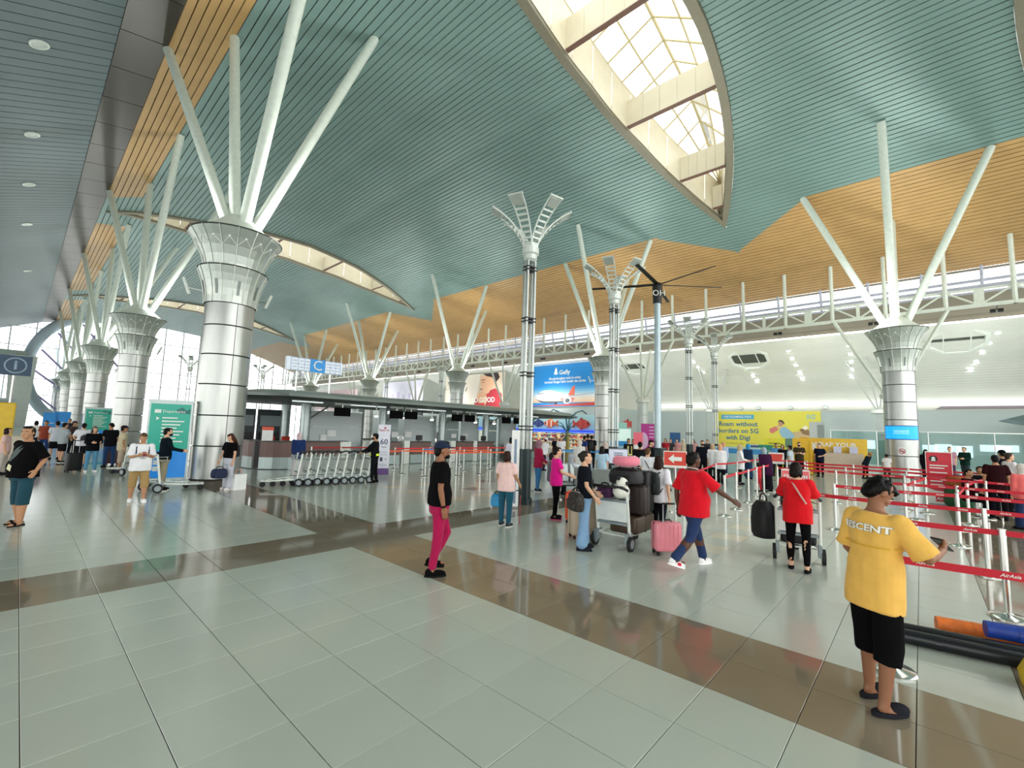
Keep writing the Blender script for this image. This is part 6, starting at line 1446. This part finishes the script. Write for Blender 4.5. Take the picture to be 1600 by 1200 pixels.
I = person('girl with long dark hair, white shirt and black backpack, seen from behind', (1030,846), 1.55, 34, 'l', ('long','2a1610'), ('ecedf2','loose'), ('17181f','slim'), ('d99aa8','shoe','f4f0f0'), arms=((0,10,14,4),(-10,12,14,0)), lod=1, legs=((4,4),(-8,10)), hem=.78)
backpack(I, 'dark green black backpack worn by the girl in white', mat('pack_dark', '1b2424', .7))
I = person('short haired person in a white T-shirt with black cross strap behind the girl', (1012,792), 1.56, 20, 'l', ('short','5a4226'), ('eceef2','tee'), ('2a2a30','trousers'), ('2a2a2a','shoe'), lod=1)
strap(I, 'cross_strap', [(-.1,-.03,1.45),(-.03,-.13,1.34),(.07,-.15,1.18),(.15,-.13,1.02)], .014, cloth(BK))
I = person('grey haired man in a white T-shirt and tan cargo trousers reading his phone', (213,784), 1.60, 172, 'm', ('short','5c4a3a'), ('eef0f4','loose'), ('a98c5c','midshorts'), ('f2f2f2','shoe','ffffff'), arms=((12,10,92,32),(12,10,92,32)), legs=((10,8),(-8,6)), head=(-6,28), g=.06, lod=1, hem=.78, grip=(1,1))
phone(I, -1, 'dark phone in the hands of the grey haired man', '8a3a44'); print_on(I, lambda m, f: (f.text(m,'~',0,0,.12,0,0), f.rect(m,-.05,-.03,.06,-.02,0,0)), 'chest_print', cloth('6a7684'), 1.12*I['s'], back=False)
for sx in (-1, 1): strap(I, 'pack_strap', [(sx*.11,-.04,1.46),(sx*.12,.09,1.38),(sx*.125,.13,1.22),(sx*.15,.06,1.08)], .016, cloth('22304a'))
I = person('man in a black jacket and dark mask holding a white trolley, facing right', (252,767), 1.70, 84, 'l', ('short','0f0d0d'), ('0f1a22','jacket'), ('9a937c','trousers'), ('1c1c1c','shoe','e8e8e0'), arms=((25,8,52,6),(28,8,50,6)), lod=1, head=(0,6), mask='10203c', hem=.86, grip=(1,1))
print_on(I, lambda m, f: f.disc(m,-.13,0,.07,.05,0,0), 'green_patch', cloth('2f7a5c'), .96*I['s'])
I = person('woman in black top and pale grey trousers carrying a blue duffel by the nearest column', (354,765), 1.58, 232, 'l', ('long','4a2a20'), (BK,'tee'), ('c4c8d4','wide'), ('e8e6e2','shoe'), arms=((0,8,10,2),(8,12,14,0)), lod=1, head=(0,28), hem=.97)
backpack(I, 'small black backpack of the woman with the blue duffel', mat('pack_black', '131418', .7), (.26,.14,.34))
I = person('security guard in black with a yellow reflective belt pushing the row of trolleys', (583,754), 1.66, 285, 'm', ('cap','0a0807','20222a'), ('16181c','long'), ('15161a','trousers'), ('111','shoe') if False else ('111113','shoe'), arms=((42,10,18,2),(34,10,24,0)), lod=1, mask='0f0f12', hem=.88, grip=(1,1))
print_on(I, lambda m, f: f.rect(m,-.2,-.035,.2,.035,0,0), 'reflective_belt', mat('hi_vis', 'd9f02a', .5, emit=.2), .98*I['s'], back=False); print_on(I, lambda m, f: f.rect(m,-.2,-.035,.2,.035,0,0), 'reflective_belt', mat('hi_vis', 'd9f02a', .5, emit=.2), .98*I['s'])
person('woman in a navy top and pale pink hijab behind the trolley row, seen from behind', (463,745), 1.58, 10, 'l', ('hijab','e0c4cc'), ('1d3468','tunic'), ('d9cfd4','skirt'), ('caa','shoe') if False else ('c8a8a8','shoe'), lod=1, hem=.7, g=.02)
# ---- left group
person('woman in a black jacket, jeans and white shoes in the left crowd', (140,738), 1.6, 160, 'l', ('long','14100f'), ('101216','jacket'), ('5f9cc0','slim'), ('f0f0f0','shoe'), arms=((10,10,80,25),(10,10,80,25)), lod=1)
person('man in black with dark jeans bending his head in the left crowd', (168,730), 1.72, 342, 'm', ('short','0a0a0b'), ('131519','tee'), ('22406a','trousers'), ('16181c','shoe'), arms=((6,10,20,6),(6,10,20,6)), lod=2, head=(-20,30), lean=6)
I = person('person in a beige patterned shirt and dark cap behind the white trolley at left', (186,738), 1.66, 82, 'm', ('cap','14100f','2a1f2a'), ('cfc4a4','tee'), ('b8a894','midshorts'), ('3a4a5a','shoe'), lod=2)
I = person('man in a white T-shirt with a black shoulder bag, back turned in the left crowd', (124,728), 1.68, 8, 'l', ('short','121012'), ('e6e8ee','tee'), ('17181c','shorts'), ('8a94a4','shoe'), lod=2, arms=((-10,18,60,30),(0,10,20,5)))
soft_bag('shoulder_bag', *wpos(I, (.1,-.2,1.0)), (.15,.06,.2), I['rz'], BLKC, 'black shoulder bag on the back of the man in white in the left crowd')
person('person in a grey T-shirt and black shorts in the left crowd, looking right', (94,723), 1.66, 60, 'l', ('short','121012'), ('aab6bc','tee'), ('15161a','shorts'), ('17181c','shoe','f0f0f0'), lod=2, arms=((20,8,70,10),(20,8,70,10)))
I = person('man in a pale blue T-shirt with backpack straps in the left crowd', (83,718), 1.7, 350, 'l', ('short','121012'), ('d4dcec','tee'), ('14161c','shorts'), ('1b1c20','shoe'), lod=2); 
person('person in a rust brown shirt in the left crowd', (66,712), 1.68, 200, 'm', ('short','151212'), ('8a3e2c','tee'), ('22386a','trousers'), ('1b1c20','shoe'), lod=2)
person('person in a white top and dark hair behind the rust brown shirt', (51,706), 1.64, 20, 'l', ('bob','0a0a0b'), ('e4e4e6','tee'), ('2a2a32','trousers'), ('1b1c20','shoe'), lod=2)
person('tall person in dark clothes at the back of the left crowd', (104,700), 1.78, 180, 'm', ('short','0a0a0b'), ('2a2f3a','tee'), ('1c1e26','trousers'), ('1b1c20','shoe'), lod=2)
person('person in a dark cap behind the grey T-shirt in the left crowd', (110,712), 1.7, 120, 'm', ('cap','0a0a0b','3a3440'), ('4a3a3c','tee'), ('1c1e26','trousers'), ('1b1c20','shoe'), lod=2)
person('person in a pink top at the left edge, behind the man in black', (2,742), 1.5, 100, 'l', ('bob','201614'), ('d8b4b0','tee'), ('b8b0a8','trousers'), ('1b1c20','shoe'), lod=2)
# ---- middle
I = person('woman in a crimson top, mauve hijab and blue jeans behind the dark lamp base', (840,768), 1.62, 68, 'm', ('hijab','8a6672'), ('9c1740','long'), ('3a72a4','slim'), ('1c2a3a','shoe','e8e8e8'), arms=((12,8,40,10),(12,8,40,10)), lod=1)
person('young man in white and black uniform left of the lamp post, face turned right', (807,752), 1.72, 100, 'l', ('short','3a2a1e'), ('14161a','tee'), ('1a1a1e','trousers'), ('111113','shoe'), lod=2)
person('woman in a white long blouse before the check-in counters, left of the lamp post', (797,748), 1.62, 330, 'l', ('bob','151212'), ('e0e0f0','tunic'), ('2a2a32','trousers'), ('1b1c20','shoe'), lod=2, hem=.7)
person('person in a white jacket with a cap leaning over by the grey awning', (848,735), 1.6, 40, 'l', ('cap','151212','e8e8ea'), ('e8e8ee','jacket'), ('2a2a32','trousers'), ('1b1c20','shoe'), lod=2, lean=18)
person('person in white with dark hair near the shop, facing the hall', (876,730), 1.64, 180, 'l', ('short','151212'), ('e6e6ea','tee'), ('5a5a62','trousers'), ('1b1c20','shoe'), lod=2)
person('dark haired person in black by the shop, left of the man in white', (868,728), 1.62, 200, 'm', ('bob','0a0a0b'), ('1c1c22','tee'), ('1a1a1e','trousers'), ('1b1c20','shoe'), lod=2)
person('man in navy blue walking by the shop, left of the second right column', (913,731), 1.7, 60, 'm', ('short','0a0a0b'), ('1f3a78','tee'), ('1a1a1e','trousers'), ('1b1c20','shoe'), lod=2)
I = person('man in black with a black backpack by the shop, beside the man in navy', (924,731), 1.76, 10, 'm', ('short','0a0a0b'), ('15161a','tee'), ('1a1a1e','trousers'), ('1b1c20','shoe'), lod=2); backpack(I, 'black backpack on the man in black by the shop', BLKC)
person('taller man in black left of the man with the backpack by the shop', (918,731), 1.8, 15, 'm', ('short','0a0a0b'), ('1a1c22','tee'), ('1a1a1e','trousers'), ('1b1c20','shoe'), lod=2)
person('woman in a white dress and cream hijab behind the woman in jeans', (905,752), 1.6, 20, 'l', ('hijab','ded4c4'), ('eceae6','tunic'), ('d8d4cc','skirt'), ('c8a8a8','shoe'), lod=2, hem=.6)
sit = ((84,86),(84,86)); sarm = ((20,8,60,18),(20,8,60,18))
person('seated woman in a light grey hijab and jacket behind the woman in magenta', (891,775), 1.6, 60, 'm', ('hijab','9aa0a8'), ('b8bcc4','jacket'), ('4a6a9a','slim'), ('1b1c20','shoe'), lod=2, legs=sit, arms=sarm)
person('seated person in grey with dark hair right of the crimson top', (861,772), 1.62, 80, 'm', ('bob','161214'), ('6a6670','tee'), ('1a1a1e','trousers'), ('1b1c20','shoe'), lod=2, legs=sit, arms=sarm)
person('woman in black with a beige hijab beside the lilac notice screen', (945,757), 1.58, 30, 'l', ('hijab','d4c0b8'), ('16161a','long'), ('1a1a1e','skirt'), ('1b1c20','shoe'), lod=2)
person('girl with long dark hair and pale blue top before the lilac notice screen', (940,772), 1.5, 20, 'l', ('long','161012'), ('b8d8ec','tee'), ('2a2a32','trousers'), ('1b1c20','shoe'), lod=2)
I = person('staff member in a reflective vest by the pink board', (982,741), 1.68, 150, 'm', ('short','0a0a0b'), ('1c1c20','tee'), ('15161a','trousers'), ('1b1c20','shoe'), lod=2); print_on(I, lambda m, f: (f.rect(m,-.2,-.03,.2,.03,0,0), f.rect(m,-.12,.0,-.06,.4,0,0), f.rect(m,.06,0,.12,.4,0,0)), 'reflective_bands', mat('hi_vis_dull', 'd8d27a', .5), .95*I['s'], back=False)
person('person in a dark top beside the staff member in the vest', (990,741), 1.66, 200, 'm', ('short','0a0a0b'), ('8a6a62','tee'), ('3a3a42','trousers'), ('1b1c20','shoe'), lod=2)
person('woman with black hair, black jacket and mustard scarf right of the pink board', (1017,757), 1.7, 110, 'l', ('cap','0a0a0b','3a1424'), ('141418','jacket'), ('1a1a1e','trousers'), ('1b1c20','shoe'), lod=2)
person('seated dark haired person in the bench area left of the arrow sign', (1000,768), 1.66, 0, 'm', ('short','0a0a0b'), ('1a1a1e','jacket'), ('1a1a1e','trousers'), ('1b1c20','shoe'), lod=2)
for px, lab, c, hr in ((1040,'person in a red top by the dark fan base','b82a3a',('bob','151212')), (1048,'person in black and white right of the dark fan base','3a3a42',('short','0a0a0b')), (1058,'person in pink before the dark blue door','d89a9a',('short','2a1a16')), (1068,'woman in a cream hijab right of the dark blue door','e0d4b8',('hijab','d8d0bc')), (1084,'woman in a pink dress right of the third lamp post','d8a0a0',('long','3a2018')), (1106,'person in dark grey by the fourth lamp post','3a3c44',('short','0a0a0b'))):
    person(lab, (px, 727), 1.66, 200, 'l', hr, (c,'tee'), ('2a2a32','trousers'), ('1b1c20','shoe'), lod=2)
person('man in a black T-shirt and black face mask facing the hall, behind the red polo', (1098,752), 1.72, 178, 'l', ('short','0a0a0b'), ('14171f','tee'), ('1a1a1e','trousers'), ('1b1c20','shoe'), lod=1, mask='16161a')
person('woman in a white blouse and peach hijab seen from behind, right of the red polo', (1126,757), 1.6, 5, 'l', ('hijab','e0a884'), ('f0f0f2','tunic'), ('16161a','wide'), ('1b1c20','shoe'), lod=1, hem=.66, g=.04)
person('woman in a white blouse and tan hijab behind the peach hijab', (1114,753), 1.6, 350, 'l', ('hijab','c9a888'), ('e8e8ec','tunic'), ('16161a','wide'), ('1b1c20','shoe'), lod=2, hem=.66)
person('woman in pale blue with an orange hijab before the yellow billboard', (1131,741), 1.62, 20, 'l', ('hijab','d89a78'), ('b8cce8','tunic'), ('1c2a4a','wide'), ('f0f0f0','shoe'), lod=2, hem=.7)
person('woman in a white blouse and beige hijab turned right, before the pale counter', (1157,757), 1.6, 80, 'l', ('hijab','c8b088'), ('f0f0f2','tunic'), ('1a1412','trousers'), ('1b1c20','shoe'), lod=1, hem=.66, arms=((10,10,60,20),(10,10,60,20)), g=.03)
person('woman in a dark blue robe with a bright blue hijab before the pale counter', (1170,748), 1.6, 40, 'm', ('hijab','3a94c8'), ('1c3a5c','tunic'), ('1c3a5c','skirt'), ('1b1c20','shoe'), lod=2, hem=.6)
person('small child in a red top among the red belts', (1186,768), 1.02, 300, 'l', ('bob','1c1210'), ('d02a34','tee'), ('b82a34','trousers'), ('1b1c20','shoe'), lod=2, child=True)
person('woman in purple with a grey blue hijab holding the child', (1199,768), 1.58, 330, 'm', ('hijab','a4b4bc'), ('3a1838','tunic'), ('15121a','skirt'), ('1b1c20','shoe'), lod=2, hem=.6, lean=14)
person('man in a blue shirt with dark hair behind the small heart sign', (1214,744), 1.66, 170, 'm', ('short','0a0a0b'), ('5a94c8','tee'), ('2a2a32','trousers'), ('1b1c20','shoe'), lod=2)
person('woman in black by the white notice board right of the blue shirt', (1224,745), 1.6, 200, 'm', ('bob','0a0a0b'), ('16161a','jacket'), ('15121a','trousers'), ('1b1c20','shoe'), lod=2)
person('man in a light grey shirt seen from the side, left of the woman in red', (1236,752), 1.6, 290, 'm', ('short','0a0a0b'), ('b0c0c8','tee'), ('4a4a52','trousers'), ('1b1c20','shoe'), lod=2)
person('man in a dark olive shirt and black mask before the yellow cabinet', (1250,745), 1.74, 178, 'l', ('short','0a0a0b'), ('3a3424','tee'), ('15121a','trousers'), ('1b1c20','shoe'), lod=2, mask='16161a', arms=((10,8,90,30),(10,8,90,30)))
person('man in a navy polo before the wrapping booth', (1282,745), 1.7, 200, 'l', ('short','0a0a0b'), ('141a30','tee'), ('15121a','trousers'), ('1b1c20','shoe'), lod=2, arms=((0,20,70,40),(0,8,10,4)))
# ---- right group
person('person bending at the wrapping booth in a tan hat', (1353,748), 1.4, 120, 'm', ('cap','0a0a0b','b8904a'), ('16202a','jacket'), ('15121a','trousers'), ('1b1c20','shoe'), lod=2, lean=25)
person('seated person in a pale shirt left of the blue screen column', (1387,752), 1.3, 340, 'm', ('short','0a0a0b'), ('d8d4d4','tee'), ('2a3a34','trousers'), ('1b1c20','shoe'), lod=2)
person('dark haired woman in black right of the blue screen column', (1449,757), 1.6, 30, 'm', ('long','0a0a0b'), ('17141a','jacket'), ('15121a','trousers'), ('1b1c20','shoe'), lod=2)
person('woman in a mauve and white top right of the red notice board', (1487,752), 1.74, 190, 'l', ('short','2a1a16'), ('b88a98','tee'), ('4a3a5a','trousers'), ('1b1c20','shoe'), lod=2)
person('man in a dark green jacket right of the mauve top', (1510,752), 1.74, 210, 'l', ('short','121014'), ('14302a','jacket'), ('2a3a42','trousers'), ('1b1c20','shoe'), lod=2, arms=((10,12,80,30),(10,12,80,30)))
person('person in dark maroon with black trousers seen from behind, right of the red notice board', (1562,812), 1.66, 352, 'm', ('short','0f0c0e'), ('2a1014','tee'), ('101016','trousers'), ('1b1c20','shoe'), lod=1, arms=((-4,10,14,4),(2,10,30,10)), g=.02)
person('person in a white jacket holding a bag right of the dark maroon top', (1583,800), 1.7, 60, 'l', ('short','3a2a24'), ('e0dce0','jacket'), ('1c1c24','trousers'), ('1b1c20','shoe'), lod=2, arms=((15,8,60,10),(15,8,60,10)))
person('seated person in a black hooded top at right, facing the maroon top', (1536,800), 1.66, 150, 'm', ('short','0f0c0e'), ('101014','jacket'), ('14141a','trousers'), ('1b1c20','shoe'), lod=2, legs=sit, arms=sarm)
person('seated person in dark red before the green bag at right', (1517,806), 1.6, 120, 'm', ('short','0f0c0e'), ('3a0f16','jacket'), ('14141a','trousers'), ('1b1c20','shoe'), lod=2, legs=sit, arms=sarm)
person('person with a black cap behind the dark maroon top at right', (1572,790), 1.76, 330, 'm', ('cap','0f0c0e','0a0a0b'), ('16161c','jacket'), ('14141a','trousers'), ('1b1c20','shoe'), lod=2)
I = person('woman in a coral jacket and pale hijab cut by the right edge of the photo', (1604,828), 1.5, 320, 'l', ('hijab','d8d4cc'), ('e06a68','jacket'), ('1c2c50','wide'), ('1b1c20','shoe'), lod=1, g=.06, sw=1.1)
q = FL(1498,792); soft_bag('green_bag', q[0], q[1], 0, (.42,.3,.62), .3, mat('bag_green', '14532e', .6), 'large green bag with red and yellow top right of the red notice board'); soft_bag('red_yellow_bundle', q[0], q[1], .62, (.3,.24,.3), .3, mat('bag_redyellow', 'a8561e', .6, 0, .5, 3), 'red and yellow bundle on the large green bag')
bpy.data.scenes.remove(SIDE)
